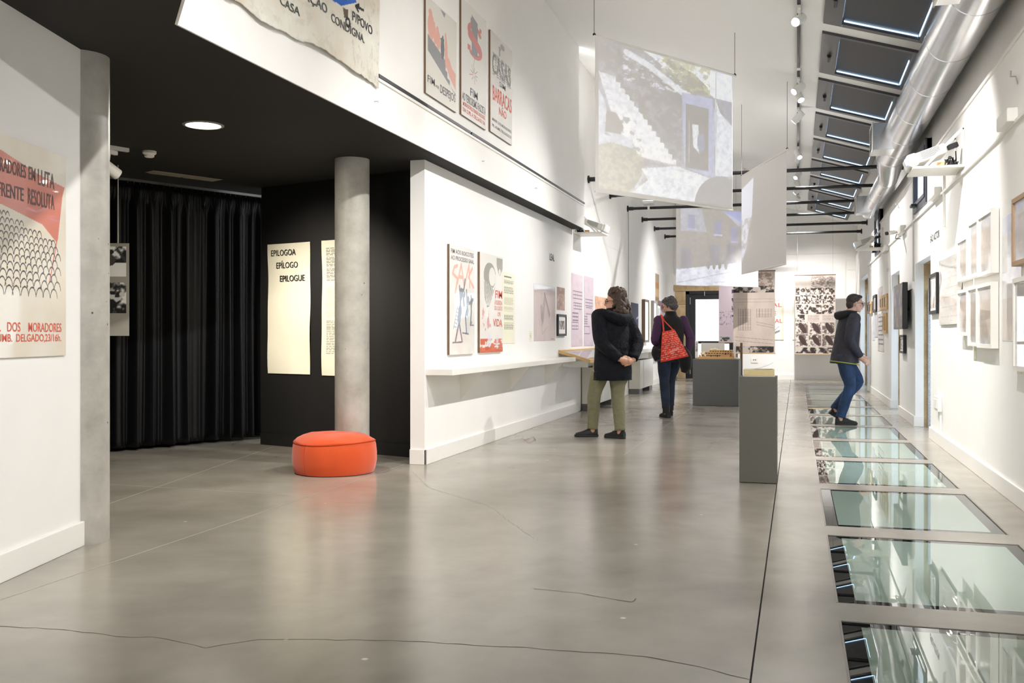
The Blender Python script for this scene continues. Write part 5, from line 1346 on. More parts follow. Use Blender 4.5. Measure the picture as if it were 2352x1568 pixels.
MB().box(-1.60, -1.20, 17.55, 17.57, .80, 1.02).build('panel', M_white, wp); MB().box(-1.42, -1.38, 17.57, 17.60, .01, .98).build('post', M_grey, wp); MB().box(-1.55, -1.25, 17.5, 17.68, .004, .018).build('foot', M_grey, wp)
ch = empty('wooden_post', (-.93, 17.9, 0)); tag(ch, 'thin wooden post behind the right end of the model plinth', 'post')
MB().box(-.955, -.915, 17.9, 17.94, .02, 1.02).build('upright', M_brown, ch); MB().box(-1.02, -.85, 17.82, 18.02, .004, .02).build('foot', M_brown, ch)

# ================================================================== PROJECTION SCREENS
M_beam = print_mat('projected_picture', .8, emit=.24, base=(.90, .89, .885))
def screen(p0, p1, z0, z1, label, paint, seed, step, cabs=(True, True), beam=None):
    p0, p1 = Vector(p0), Vector(p1); U = (p1 - p0).normalized(); w = (p1 - p0).length; N_ = Vector((U.y, -U.x, 0))
    e = empty('projection_screen', (p0 + p1) / 2 + Vector((0, 0, z0))); tag(e, label, 'projection screen', 'hanging projection screens')
    cv = Canvas(w, z1 - z0, step, (0, 0, 0), seed); paint(cv)
    sheet('cloth', cv, p0 + Vector((0, 0, z0)), U, Vector((0, 0, 1)), N_, beam or M_beam, e, wave=lambda u, v: .006 * np.sin(u * 4 + 1) + .01 * (1 - v) * np.sin(u * 7), thick=.0015)
    MB().tube([p0 - U * .02 + Vector((0, 0, z1)), p1 + U * .06 + Vector((0, 0, z1))], .012, 8).build('top_batten', M_fabricw, e)
    MB().tube([p0 + Vector((0, 0, z0 + .01)), p1 + Vector((0, 0, z0 + .01))], .010, 8).build('bottom_batten', M_fabricw, e)
    for p, on in ((p0 - U * .01, cabs[0]), (p1 + U * .04, cabs[1])):
        MB().tube([(p.x, p.y, z1), (p.x, p.y, cz(p.x))], .004, 6).build('cable', mat('steel_cable', (.55, .55, .55), .4), e)
        MB().ell((p.x, p.y, z1 + .01), (.016, .016, .016), None, 10, 6).build('clip', M_dark, e)
lt = lambda x, b=0: (x, x, min(1, x + b))
def stairs(cv):
    hi = (.80, .83, .88); md_ = (.48, .49, .56); dk_ = (.16, .15, .17)
    cv.rect(0, 0, 1, 1, (.40, .41, .47))
    cv.poly([(.10, 1), (1, 1), (1, .80), (.85, .80), (.78, .84), (.6, .86), (.38, .965), (.30, 1)], (.86, .90, .98))
    cv.poly([(.46, 1), (.58, .965), (.70, .93), (.80, .86), (.80, .80), (.60, .80), (.50, .90)], (.36, .38, .24)); cv.blot(.44, .80, .82, .99, 12, 9, .52, (.62, .64, .45), .9)
    cv.poly([(0, .98), (.10, .97), (.22, .94), (.36, .92), (.60, .78), (.60, .30), (.0, .80)], (.30, .30, .34)); cv.blot(0, .25, .62, .97, 16, 22, .55, (.55, .56, .64), .75)
    cv.line([(.20, .95), (.36, .90), (.60, .78), (.66, .77)], .03, hi); cv.blot(.18, .76, .6, .96, 12, 12, .66, (.85, .88, .93), .8)
    # the flight of steps
    n = 15; lx = lambda t: .02 + .16 * t; rx = lambda t: .08 + .46 * t; vy = lambda t: .78 - .50 * t
    for i in range(n):
        t0, t1 = i / n, (i + 1) / n
        cv.poly([(lx(t0), vy(t0)), (rx(t0) + .05, vy(t0) - .012), (rx(t1) + .02, vy(t1) - .02), (lx(t1), vy(t1))], (.78 + .10 * t1, .80 + .10 * t1, .86 + .08 * t1))
        cv.line([(lx(t1), vy(t1)), (rx(t1) + .03, vy(t1) - .02)], .006, (.62, .63, .68), .8)
    cv.poly([(.0, .70), (.05, .62), (.10, .45), (.25, .36), (.30, .22), (.30, 0), (0, 0)], (.70, .73, .80))
    cv.poly([(.07, .54), (.13, .54), (.18, .46), (.16, .40), (.06, .40)], dk_); cv.blot(.05, .30, .30, .52, 6, 6, .62, (.30, .30, .32), .7)
    cv.poly([(.0, .30), (.10, .34), (.26, .32), (.32, .18), (.24, .05), (.16, .0), (0, 0)], (.45, .46, .36)); cv.blot(0, 0, .32, .34, 14, 18, .52, (.62, .62, .50), .8)
    cv.poly([(.20, 0), (.36, .14), (.46, .10), (.52, 0)], hi); cv.poly([(.30, .20), (.56, .26), (.80, .22), (1, .22), (1, 0), (.44, 0)], (.84, .87, .93)); cv.blot(.30, 0, 1, .24, 22, 14, .60, (.68, .70, .76), .55)
    # doorway
    cv.poly([(.60, .78), (.84, .79), (.86, .22), (.62, .26)], (.56, .60, .78)); cv.rect(.63, .26, .81, .71, (.20, .19, .22)); cv.poly([(.68, .58), (.73, .58), (.735, .38), (.69, .42)], hi); cv.ell(.75, .46, .03, .07, (.33, .40, .60)); cv.ell(.75, .545, .015, .03, dk_); cv.rect(.655, .30, .662, .60, (.6, .6, .65))
    cv.poly([(.86, .80), (.90, .70), (1, .62), (1, .25), (.86, .24)], (.82, .85, .92)); cv.blot(.86, .2, 1, .7, 9, 14, .6, (.70, .72, .78), .6); cv.poly([(.88, .80), (1, .80), (1, .64), (.94, .68)], (.45, .46, .58))
    cv.line([(.865, .98), (.87, .55)], .007, (.55, .57, .63)); cv.rect(.845, .45, .87, .72, (.7, .73, .85), .7)
    cv.ell(.92, .0, .22, .24, (.36, .36, .42)); cv.noise(50, 50, .06)
    cv.c[:, :6] = 0; cv.c[:6] = (.25, .24, .22); cv.c[-2:] *= .3
    cv.c = np.clip((cv.c - .12) / .80, .02, 1)
screen((-1.915, 9.67, 0), (-.700, 11.56, 0), 2.56, 4.105, 'large hanging screen with a projected stone stairway and doorway, nearest of the three', stairs, 61, .0085)
def street(cv):
    cv.rect(0, 0, 1, 1, (.70, .72, .80)); cv.poly([(0, 1), (.55, 1), (.95, .62), (1, .55), (1, .30), (0, .22)], (.60, .58, .56)); cv.poly([(.05, 1), (.30, 1), (.36, .70), (.05, .70)], (.68, .70, .76))
    cv.poly([(.55, 1), (1, 1), (1, .72)], (.55, .60, .85))
    for u, v in ((.14, .84), (.46, .78), (.66, .70), (.82, .66)): cv.rect(u, v - .10, u + .08, v + .08, (.50, .52, .72)); cv.rect(u - .01, v - .12, u + .09, v - .10, (.75, .77, .85))
    for u, v in ((.05, .30), (.40, .36), (.60, .38), (.76, .40)): cv.rect(u, v - .08, u + .12, v + .18, (.46, .46, .60)); cv.rect(u + .02, v - .08, u + .06, v + .14, (.36, .36, .45))
    cv.poly([(0, .20), (1, .36), (1, 0), (0, 0)], (.88, .90, .96)); cv.line([(0, .03), (.75, .22)], .006, (.55, .56, .62)); cv.line([(.45, .05), (1, .10)], .006, (.6, .6, .66))
    for u in (.38, .45, .52, .60): cv.ell(u, .27, .02, .05, (.36, .36, .34))
    cv.blot(.55, .1, 1, .5, 12, 10, .62, (.72, .72, .72), .4); cv.noise(30, 30, .05); cv.c = np.clip((cv.c - .34) / .75, .02, 1)
screen((-2.275, 19.63, 0), (-.758, 20.98, 0), 2.131, 3.662, 'farthest hanging screen with a projected street of houses', street, 62, .011, beam=print_mat('projected_street', .8, emit=.42, base=(.90, .89, .885)))
def sliver(cv):
    cv.rect(0, 0, 1, 1, (.05, .05, .05)); cv.poly([(0, .24), (.14, .44), (.27, .90), (.27, .70), (.20, .42), (.18, .30), (.02, .12)], (.55, .57, .62)); cv.poly([(0, .86), (.30, .92), (.27, .56), (.20, .46), (.10, .20), (0, .14)], (.82, .86, .95))
    cv.blot(0, .15, .28, .55, 6, 12, .5, (.42, .42, .42), .8)
screen((-.795, 15.37, 0), (-.131, 13.37, 0), 2.065, 3.547, 'nearly blank hanging screen with a sliver of light, turned away from the camera', sliver, 63, .012)

# ================================================================== PROJECTORS ON BRACKET SHELVES
M_pj = mat('projector_white', (.91, .905, .885), .35); M_pjd = mat('projector_slot', (.22, .22, .22), .6); M_cab = mat('black_cable', (.08, .08, .09), .45)
def shelf_unit(x, y, sx, ly, lab_s, lab_p, lab_a, lab_b):
    """bracket shelf reaching out by .42 from wall x towards sx; everything built at its place"""
    X = lambda d: x + sx * d
    def bx(b, d0, d1, y0, y1, z0, z1): return b.box(min(X(d0), X(d1)), max(X(d0), X(d1)), y0, y1, z0, z1)
    z = 2.655; y0, y1 = y, y + ly
    e = empty('projector_shelf', (X(.2), y + ly / 2, z)); tag(e, lab_s, 'bracket shelf', 'projector shelves')
    bx(MB(), .004, .43, y0, y1, z, z + .02).build('board', M_white, e, bevel=.002)
    for yy in (y0 + .008, y1 - .02):
        bx(MB(), .004, .016, yy, yy + .02, z + .02, z + .36).build('upright', M_white, e)
        MB().hexa([(X(.31), yy, z + .02), (X(.34), yy, z + .02), (X(.34), yy + .006, z + .02), (X(.31), yy + .006, z + .02), (X(.004), yy, z + .34), (X(.02), yy, z + .36), (X(.02), yy + .006, z + .36), (X(.004), yy + .006, z + .34)]).build('diagonal_strap', M_white, e)
    # projector, nose down towards the gallery
    p = empty('projector', (X(.26), y + ly / 2, z + .02)); tag(p, lab_p, 'projector', 'white projectors')
    ang = .33; ca_, sa_ = math.cos(ang), math.sin(ang); o0 = Vector((X(.42), 0, z + .052)); D = Vector((-sx * ca_, 0, sa_)); UPv = Vector((sx * sa_, 0, ca_)); Y = Vector((0, 1, 0))
    ya, yb = y0 + .05, y1 - .06
    def pb(a0, a1, yy0, yy1, h0, h1): return MB().obox(o0, D, Y, UPv, a0, a1, yy0, yy1, h0, h1)
    pb(.0, .30, ya, yb, -.005, .085).build('body', M_pj, p, bevel=.012, seg=3)
    pb(-.035, .05, ya + .01, yb - .01, -.02, .095).build('nose', M_pj, p, bevel=.018, seg=3)
    lp = o0 + D * -.037 + Y * (ya + .10) + UPv * .045
    MB().tube([lp, lp - D * .012], .03, 16).build('lens', mat('blue_lens', (.55, .65, .9), .05, emit=((.6, .75, 1), 1.5)), p)
    for i in range(7): pb(.08, .25, ya - .001, ya + .003, .012 + i * .010, .016 + i * .010).build('vent_slot', M_pjd, p)
    bx(MB(), .16, .22, y0 + .06, y0 + .12, z + .021, z + .056).build('wood_block', M_wood, p)
    a = empty('power_adapter', (X(.10), y0 + .12, z + .1)); tag(a, lab_a, 'power adapter', 'projector adapters')
    MB().obox(Vector((X(.12), y0 + .08, z + .17)), D, Y, UPv, 0, .09, 0, .07, 0, .045).build('brick', M_cab, a, bevel=.008); MB().tube([(X(.06), y0 + .11, z + .16), (X(.055), y0 + .12, z + .08), (X(.10), y0 + .10, z + .04)], .006, 6).build('lead', M_cab, a)
    rg = random.Random(int(y * 10)); pts = []
    for i in range(46): pts.append((X(.025 + rg.random() * .13), y0 + .03 + rg.random() * .16, z + .028 + rg.random() ** 2 * .10))
    sm_ = []
    for i in range(len(pts) - 3):
        for t in (0, .33, .66):
            P = [Vector(pts[i + k]) for k in range(4)]
            sm_.append(.5 * ((2 * P[1]) + (P[2] - P[0]) * t + (2 * P[0] - 5 * P[1] + 4 * P[2] - P[3]) * t * t + (3 * P[1] - P[0] - 3 * P[2] + P[3]) * t ** 3))
    for q in sm_: q.z = max(q.z, z + .025); q.x = max(q.x, x + .012) if sx > 0 else min(q.x, x - .012)
    o = MB().tube(sm_, .0042, 6).build('cable_bundle', M_cab, None, smooth=True); tag(o, lab_b, 'cable', 'projector cables')
shelf_unit(XR, 9.64, -1, .51, 'white bracket shelf with projector on the near right wall', 'white projector on the near right shelf', 'black power adapter propped on the near right shelf', 'tangle of black cable on the near right shelf')
shelf_unit(XR, 18.30, -1, .51, 'white bracket shelf with projector far along the right wall', 'white projector on the far right shelf', 'black power adapter on the far right shelf', 'tangle of black cable on the far right shelf')
shelf_unit(XL, 14.42, 1, .51, 'white bracket shelf with projector at the end of the upper left wall', 'white projector on the shelf on the left side', 'black power adapter on the shelf on the left side', 'tangle of black cable on the shelf on the left side')

# ================================================================== PEOPLE
def organic(name, mb, m, parent=None, voxel=.008, smooth=4):
    """one continuous skin over overlapping volumes"""
    tmp = bpy.data.objects.new('tmp', mb.mesh('tmp')); COL.objects.link(tmp)
    r = tmp.modifiers.new('r', 'REMESH'); r.mode = 'VOXEL'; r.voxel_size = voxel; r.use_smooth_shade = True
    if smooth:
        s = tmp.modifiers.new('s', 'SMOOTH'); s.iterations = smooth; s.factor = .5
    me = evald(tmp); old = tmp.data; bpy.data.objects.remove(tmp, do_unlink=True); bpy.data.meshes.remove(old)
    me.name = name; me.materials.clear(); me.materials.append(m)
    me.polygons.foreach_set('use_smooth', [True] * len(me.polygons))
    o = bpy.data.objects.new(name, me); COL.objects.link(o)
    if parent is not None: o.parent = parent
    return o
def local(mb, name, m, parent, smooth=True):
    me = mb.mesh(name); me.materials.append(m)
    if smooth: me.polygons.foreach_set('use_smooth', [True] * len(me.polygons))
    o = bpy.data.objects.new(name, me); COL.objects.link(o); o.parent = parent
    if smooth == 'auto': sharp_edges(me)
    return o
def oval(c, rx, ry, n=24, M=None):
    out = []
    for k in range(n):
        w = 2 * PI * k / n; p = Vector((rx * math.cos(w), ry * math.sin(w), 0))
        if M is not None: p = M @ p
        out.append(Vector(c) + p)
    return out
def bend(pts, rads, n=14):
    """smooth limb through joints with tapering radii"""
    P = [Vector(p) for p in pts]; out = []; R = []
    for i in range(len(P) - 1):
        a = P[max(i - 1, 0)]; b = P[i]; c = P[i + 1]; d = P[min(i + 2, len(P) - 1)]
        for k in range(6):
            t = k / 6; q = .5 * ((2 * b) + (c - a) * t + (2 * a - 5 * b + 4 * c - d) * t * t + (3 * b - a - 3 * c + d) * t ** 3)
            out.append(b.lerp(c, t).lerp(q, .6)); s = t * t * (3 - 2 * t); R.append(rads[i] * (1 - s) + rads[i + 1] * s)
    out.append(P[-1]); R.append(rads[-1])
    return out, R
def hand(mb, wrist, d, n, side, curl=.5):
    """palm with four unequal fingers and a thumb; d: wrist to knuckles, n: out of the back of the hand, side: +1 thumb towards d x n"""
    d = Vector(d).normalized(); n = (Vector(n) - d * Vector(n).dot(d)).normalized(); w = d.cross(n) * side; W = Vector(wrist)
    M = Matrix((w, d, n)).transposed()
    mb.tube([W - d * .03, W + d * .01, W + d * .045, W + d * .085], [.026, .027, .038, .036], 12, flat=None)
    mb.ell(W + d * .05, (.040, .048, .016), M)
    L = [.068, .076, .070, .054]
    for i in range(4):
        b = W + d * (.088 - .006 * abs(i - 1.2)) + w * (.030 - .0205 * i); a = 0.0; p = b - d * .02; pts = [p, b]; rr = [.010, .0098]
        for sgm, f in enumerate((.45, .32, .23)):
            a += curl * (.7 if sgm == 0 else 1.0); dirv = d * math.cos(a) - n * math.sin(a); b = b + dirv * L[i] * f; pts.append(b); rr.append(.0092 - .0008 * sgm)
        mb.tube(pts, rr, 8)
    t0 = W + d * .022 + w * .026; t1 = t0 + (w * .75 + d * .75).normalized() * .034 - n * .006; t2 = t1 + (w * .35 + d).normalized() * .030 - n * .008; t3 = t2 + (d + w * .05).normalized() * .020 - n * .008
    mb.tube([W + d * .012 + w * .010, t0, t1, t2, t3], [.014, .0145, .0115, .0105, .008], 8)
def head(mb, c, M, s=1.0):
    q = lambda x, y, z: Vector(c) + M @ (Vector((x, y, z)) * s)
    mb.ell(q(0, -.008, .02), (.076 * s, .094 * s, .096 * s), M, 20, 14); mb.ell(q(0, .028, -.045), (.056 * s, .062 * s, .068 * s), M, 16, 10)
    mb.ell(q(0, .062, -.085), (.028 * s, .024 * s, .024 * s), M); mb.ell(q(0, .075, .022), (.052 * s, .016 * s, .02 * s), M)
    mb.tube([q(0, .088, .012), q(0, .100, -.012), q(0, .112, -.034), q(0, .096, -.042)], [.009 * s, .012 * s, .015 * s, .010 * s], 10)
    for x in (-1, 1):
        mb.ell(q(x * .078, -.006, -.012), (.010 * s, .018 * s, .030 * s), M); mb.ell(q(x * .040, .062, -.025), (.022 * s, .018 * s, .02 * s), M)
    mb.ell(q(0, .088, -.062), (.024 * s, .010 * s, .009 * s), M)
def face_bits(par, c, M, glasses=None, lens=None):
    q = lambda x, y, z: Vector(c) + M @ Vector((x, y, z))
    for x in (-1, 1):
        local(MB().ell(q(x * .033, .081, .004), (.011, .008, .007), M, 10, 6), 'eye', mat('eye_white_brown', (.35, .28, .24), .2), par)
        local(MB().tube([q(x * .016, .093, .025), q(x * .034, .092, .030), q(x * .052, .080, .024)], .0045, 6), 'eyebrow', mat('brow', (.25, .20, .17), .8), par)
    local(MB().ell(q(0, .0965, -.062), (.021, .006, .006), M, 12, 6), 'lips', mat('lips', (.70, .42, .38), .5), par)
    if glasses:
        b = MB()
        for x in (-1, 1):
            ring = [q(x * .036 + .026 * math.cos(w), .104, .002 + .020 * math.sin(w)) for w in [2 * PI * i / 16 for i in range(17)]]
            b.tube(ring, .0028, 6, caps=False); b.tube([q(x * .062, .102, .006), q(x * .080, .05, .008), q(x * .083, -.01, .004)], .0028, 6)
        b.tube([q(-.011, .106, .004), q(.011, .106, .004)], .0028, 6)
        g = local(b, 'glasses', glasses, par)
        if lens:
            for x in (-1, 1): local(MB().ell(q(x * .036, .103, .002), (.025, .0025, .019), M, 14, 6), 'lens', lens, g)
def shoe(par, c, ang, m, msole, L=.275, W=.098, lift=0.0, pitch=0.0):
    """c: point under the middle of the foot (local), ang: toe heading in local frame"""
    f = Vector((math.cos(ang), math.sin(ang), 0)); s = Vector((-f.y, f.x, 0)); c = Vector(c); k = Vector((0, 0, 1))
    f2 = (f * math.cos(pitch) - k * math.sin(pitch)); k2 = (k * math.cos(pitch) + f * math.sin(pitch))
    P = lambda a, b, h: c + f2 * a + s * b + k2 * h + k * lift
    out = [(-.5, .0), (-.47, .26), (-.36, .36), (-.1, .36), (.15, .46), (.32, .46), (.44, .32), (.5, .0), (.44, -.32), (.32, -.46), (.15, -.46), (-.1, -.36), (-.36, -.36), (-.47, -.26)]
    rings = [[P(a * L * g, b * W * g, h) for a, b in out] for h, g in ((.0, .96), (.006, 1.0), (.026, 1.0), (.030, .96))]
    so_ = local(MB().loft(rings), 'sole', msole, None, 'auto')
    b = MB(); rg_ = []
    prof = [(-.47, .34, .030, .090), (-.36, .38, .030, .105), (-.18, .37, .030, .105), (-.02, .40, .030, .088), (.15, .44, .030, .068), (.32, .42, .030, .054), (.45, .26, .030, .044)]
    for a, w_, h0, h1 in prof:
        rg_.append([P(a * L, math.cos(t) * w_ * W, h0 + (h1 - h0) * max(0, math.sin(t)) if math.sin(t) >= 0 else h0 - .006) for t in [2 * PI * i / 16 for i in range(16)]])
    b.loft(rg_)
    up = organic('shoe', b, m, par, .006, 2); so_.parent = up
    lc = MB()
    for a in (-.02, .06, .14): lc.tube([P(a * L, -.022, .092 - (a + .02) * .16), P(a * L, .022, .092 - (a + .02) * .16)], .003, 5)
    local(lc, 'laces', mat('black_lace', (.16, .16, .17), .8), up)
    return P(-.26 * L, 0, .10)

SKIN = mat('skin', (.80, .60, .50), .5, noise=(12, .08)); SKIN2 = mat('skin_fair', (.83, .66, .58), .5, noise=(12, .08))
M_bshoe = mat('black_shoe', (.085, .085, .09), .6); M_bsole = mat('dark_rubber', (.15, .15, .15), .7)
def frame_of(px, py, heading):
    p = on_floor(px, py); return p, Matrix.Translation(p) @ Matrix.Rotation(heading - PI / 2, 4, 'Z')
def torso(mb, tilt=None, grow=0.0, rows=None):
    rings = []
    for z, rx, ry, yy in rows:
        c = Vector((0, yy, z)); c = tilt @ c if tilt is not None else c
        rings.append(oval(c, rx + grow, ry + grow, 24))
    mb.loft(rings)
TR = [(.82, .145, .10, 0), (.92, .165, .112, 0), (1.04, .135, .095, 0), (1.18, .150, .105, .01), (1.31, .165, .10, 0), (1.385, .13, .082, -.01), (1.43, .062, .060, -.01), (1.50, .053, .056, .0)]

def add_person(p, M, label, skin, hd, hM, arms, legs, rows=TR, tilt=None):
    """arms: (shoulder, elbow, wrist, hand dir, back-of-hand normal, side, curl); legs: (hip, knee, ankle)"""
    b = MB(); torso(b, tilt, 0, rows); nb = Vector((0, -.01, 1.43)); nb = tilt @ nb if tilt is not None else nb
    b.tube([nb - Vector((0, 0, .06)), nb.lerp(Vector(hd), .5), Vector(hd) - Vector((0, 0, .02))], [.062, .052, .055], 14); head(b, hd, hM)
    for sh, el, wr, d, n, sd, cu_ in arms:
        P_, R_ = bend([Vector(sh) * 1.0, el, wr], [.052, .040, .027]); b.tube(P_, R_, 12); b.ell(sh, (.055, .055, .055)); hand(b, wr, d, n, sd, cu_)
    for hp, kn, an in legs:
        P_, R_ = bend([hp, kn, an], [.082, .056, .036]); b.tube(P_, R_, 14); b.tube([Vector(an), Vector(an) - Vector((0, 0, .05))], [.036, .038], 10)
    o = organic('person', b, skin, None, .0055, 2); o.matrix_world = M; o.matrix_basis = M
    tag(o, label, 'person', 'visitors in the gallery'); return o

# ---- woman in the navy hooded coat, hands clasped behind her back
hdg = math.radians(141); p, M = frame_of(1404, 1003, hdg); Mi = M.inverted()
def L2(px, py): return Mi @ on_floor(px, py)
fL, fR = L2(1347, 1003), L2(1412, 1006); aL = math.radians(196) - hdg + PI / 2; aR = math.radians(158) - hdg + PI / 2
anL = fL - Vector((math.cos(aL), math.sin(aL), 0)) * .07 + Vector((0, 0, .10)); anR = fR - Vector((math.cos(aR), math.sin(aR), 0)) * .07 + Vector((0, 0, .10))
hL, hR = Vector((-.095, 0, .90)), Vector((.095, 0, .90)); kL = hL.lerp(anL, .52) + Vector((-.02, .05, .0)); kR = hR.lerp(anR, .52) + Vector((.01, .03, 0))
hy = math.radians(48); hM = Matrix.Rotation(hy, 3, 'Z') @ Matrix.Rotation(math.radians(-4), 3, 'X'); hd = Vector((.040, -.012, 1.537))
arms = [((-.185, -.01, 1.365), (-.265, -.13, 1.08), (-.075, -.245, .88), (.9, -.1, -.25), (-.1, -1, .1), -1, .45), ((.185, -.01, 1.365), (.265, -.14, 1.08), (.085, -.265, .87), (-.9, -.05, -.2), (.1, -1, .2), 1, .5)]
w1 = add_person(p, M, 'woman with curly brown hair in navy hooded coat and olive trousers, hands behind her back', SKIN, hd, hM, arms, [(hL, kL, anL), (hR, kR, anR)])
M_navy = mat('navy_coat', (.060, .068, .105), .8, spec=.25, noise=(5, .3), bump=(11, .9, .045))
b = MB(); torso(b, None, 0, [(.645, .232, .185, -.02), (.66, .240, .192, -.02), (.76, .238, .188, -.025), (.90, .228, .178, -.025), (1.05, .218, .168, -.02), (1.20, .226, .160, -.015), (1.31, .222, .145, -.01), (1.37, .180, .118, -.015), (1.405, .110, .098, -.012), (1.43, .088, .086, -.010)])
for (sh, el, wr, d, n, sd, cu_) in arms:
    P_, R_ = bend([sh, el, Vector(el).lerp(Vector(wr), .92)], [.092, .078, .058]); b.tube(P_, R_, 14); b.ell(sh, (.095, .09, .085))
    for t in (.25, .5, .75):
        q = Vector(el).lerp(Vector(wr), t); b.ell(q, (.066, .066, .05))
organic('coat', b, M_navy, w1, .011, 3)
b = MB(); hood = [(0.17, .02, 1.42), (.165, -.07, 1.40), (.11, -.15, 1.355), (0, -.185, 1.325), (-.11, -.15, 1.355), (-.165, -.07, 1.40), (-.17, .02, 1.42)]
P_, R_ = bend(hood, [.035, .05, .062, .068, .062, .05, .035]); b.tube(P_, R_, 12); b.ell((0, -.12, 1.33), (.13, .075, .10)); b.tube([(-.09, .03, 1.405), (-.09, -.05, 1.42), (0.02, -.10, 1.425), (.11, -.06, 1.42), (.11, .03, 1.405)], [.03, .04, .045, .04, .03], 10)
organic('hood', b, M_navy, w1, .011, 3)
b = MB(); b.tube(oval((0, -.02, .652), .236, .188, 40) + [Vector((.236, -.02, .652))], .006, 8, caps=False); local(b, 'hem', M_navy, w1)
M_olive = mat('olive_twill', (.50, .49, .38), .8, noise=(8, .15), bump=(14, .8, .03))
def trousers(par, legs, m, r0=.105, r1=.078, r2=.058, low=.03, voxel=.011, pockets=False, name='trousers'):
    b = MB(); b.loft([oval((0, -.005, z), rx, ry) for z, rx, ry in ((.78, .12, .10), (.84, .165, .12), (.92, .172, .122), (1.0, .155, .11))])
    for hp, kn, an in legs:
        an2 = Vector(an) + (Vector(kn) - Vector(an)).normalized() * low
        P_, R_ = bend([Vector(hp) + Vector((0, 0, .02)), Vector(hp).lerp(Vector(kn), .5), kn, Vector(kn).lerp(an2, .5), an2], [r0 * 1.05, r0 * .95, r1, (r1 + r2) / 2 * 1.03, r2]); b.tube(P_, R_, 16)
        for k in range(4):
            q = an2.lerp(Vector(kn), .04 + .10 * k); b.tube([q - Vector((0, 0, .012)), q + Vector((0, 0, .012))], r2 * (1.08 - .02 * k), 14)
        if pockets:
            s = 1 if hp[0] > 0 else -1; q = Vector(hp).lerp(Vector(kn), .55) + Vector((s * .062, -.03, 0)); b.ell(q, (.035, .065, .085)); b.ell(q + Vector((s * .008, 0, .075)), (.036, .068, .02))
    return organic(name, b, m, par, voxel, 3)
trousers(w1, [(hL, kL, anL), (hR, kR, anR)], M_olive, low=-.012, pockets=True)
shoe(w1, fL, aL, M_bshoe, M_bsole); shoe(w1, fR, aR, M_bshoe, M_bsole)
M_curl = mat('curly_brown_hair', (.33, .24, .17), .6, noise=(55, .5, (.13, .09, .07)), bump=(70, .6))
rg = random.Random(11); b = MB(); C_ = lambda x, y, z: hd + hM @ Vector((x, y, z))
b.ell(C_(0, -.03, .045), (.090, .098, .092), hM); b.ell(C_(0, -.06, -.02), (.100, .085, .11), hM); b.ell(C_(0, -.07, -.11), (.115, .075, .085), hM)
for i in range(330):
    th = rg.uniform(0, 2 * PI); v = rg.uniform(-.19, .13); a = math.cos(th); s = math.sin(th)
    if s > .45 and v < .055: continue
    if s > .15 and v < -.02 and abs(a) < .80: continue
    R_ = .096 if v > 0 else .098 + .045 * min(1, -v / .12)
    if v > .06: R_ *= math.sqrt(max(.05, 1 - ((v - .06) / .085) ** 2))
    q = C_(a * R_ * 1.02, s * R_ * .98 - .035, v + .012)
    r_ = rg.uniform(.014, .023); b.ell(q, (r_, r_, r_ * 1.4), None, 8, 5)
organic('hair', b, M_curl, w1, .0075, 1)
face_bits(w1, hd, hM, M_dark)

# ---- woman with short grey hair, black vest and red tote bag
hdg = math.radians(113); p, M = frame_of(1541, 958, hdg); Mi = M.inverted()
fL = Vector((-.085, .0, 0)); fR = Vector((.085, .40, 0)); aL = math.radians(100); aR = math.radians(88)
anL = fL + Vector((0, -.065, .10)); anR = fR + Vector((0, -.065, .11)); hL, hR = Vector((-.09, .03, .90)), Vector((.09, .05, .90)); kL = Vector((-.085, .035, .50)); kR = Vector((.09, .33, .52))
hM = Matrix.Rotation(math.radians(52), 3, 'Z') @ Matrix.Rotation(math.radians(-16), 3, 'X'); hd = Vector((-.01, .05, 1.565))
arms = [((-.18, .0, 1.36), (-.245, -.05, 1.09), (-.13, .18, 1.00), (.3, .9, 0), (0, 0, 1), -1, .6), ((.18, .0, 1.36), (.265, -.07, 1.10), (.19, -.10, .88), (-.55, .25, -.75), (.5, -.8, .0), 1, .5)]
w2 = add_person(p, M, 'grey haired woman in black vest and purple sleeves, red bag on her shoulder', SKIN2, hd, hM, arms, [(hL, kL, anL), (hR, kR, anR)])
M_vest = mat('black_fleece', (.06, .06, .065), .9, sheen=.2, bump=(60, .25)); M_purple = mat('purple_knit', (.30, .17, .32), .8, bump=(60, .3), noise=(10, .15)); M_jean = mat('blue_denim', (.14, .20, .30), .8, noise=(6, .35, (.08, .11, .17)), bump=(14, .7, .025))
b = MB(); torso(b, None, 0, [(.80, .195, .145, .0), (.90, .195, .145, 0), (1.04, .180, .135, .0), (1.18, .188, .138, 0), (1.30, .192, .128, 0), (1.375, .165, .105, -.005), (1.43, .085, .085, .0), (1.49, .076, .080, .01)])
organic('vest', b, M_vest, w2, .010, 3)
for s_, (sh, el, wr, d, n, sd, cu_) in zip((-1, 1), arms):
    b = MB(); P_, R_ = bend([Vector(sh) + Vector((-s_ * .01, 0, .005)), el, Vector(el).lerp(Vector(wr), .93)], [.068, .058, .040]); b.tube(P_, R_, 14); b.ell(sh, (.07, .07, .07))
    for t in (.3, .6, .9): b.ell(Vector(sh).lerp(Vector(el), t), (.066, .066, .02))
    organic('sleeve', b, M_purple, w2, .008, 2)
trousers(w2, [(hL, kL, anL), (hR, kR, anR)], M_jean, .098, .070, .056, .03, name='jeans')
M_boot = mat('black_boot', (.10, .10, .10), .65)
for c_, a_, an in ((fL, aL, anL), (fR, aR, anR)):
    shoe(w2, c_, a_, M_boot, M_bsole, .27, .10); b = MB().tube([an - Vector((0, 0, .04)), an + Vector((0, 0, .06))], [.050, .052], 16); local(b, 'boot_shaft', M_boot, w2, 'auto')
M_gh = mat('short_grey_hair', (.42, .41, .40), .7, noise=(50, .6, (.15, .15, .15)), bump=(90, .5))
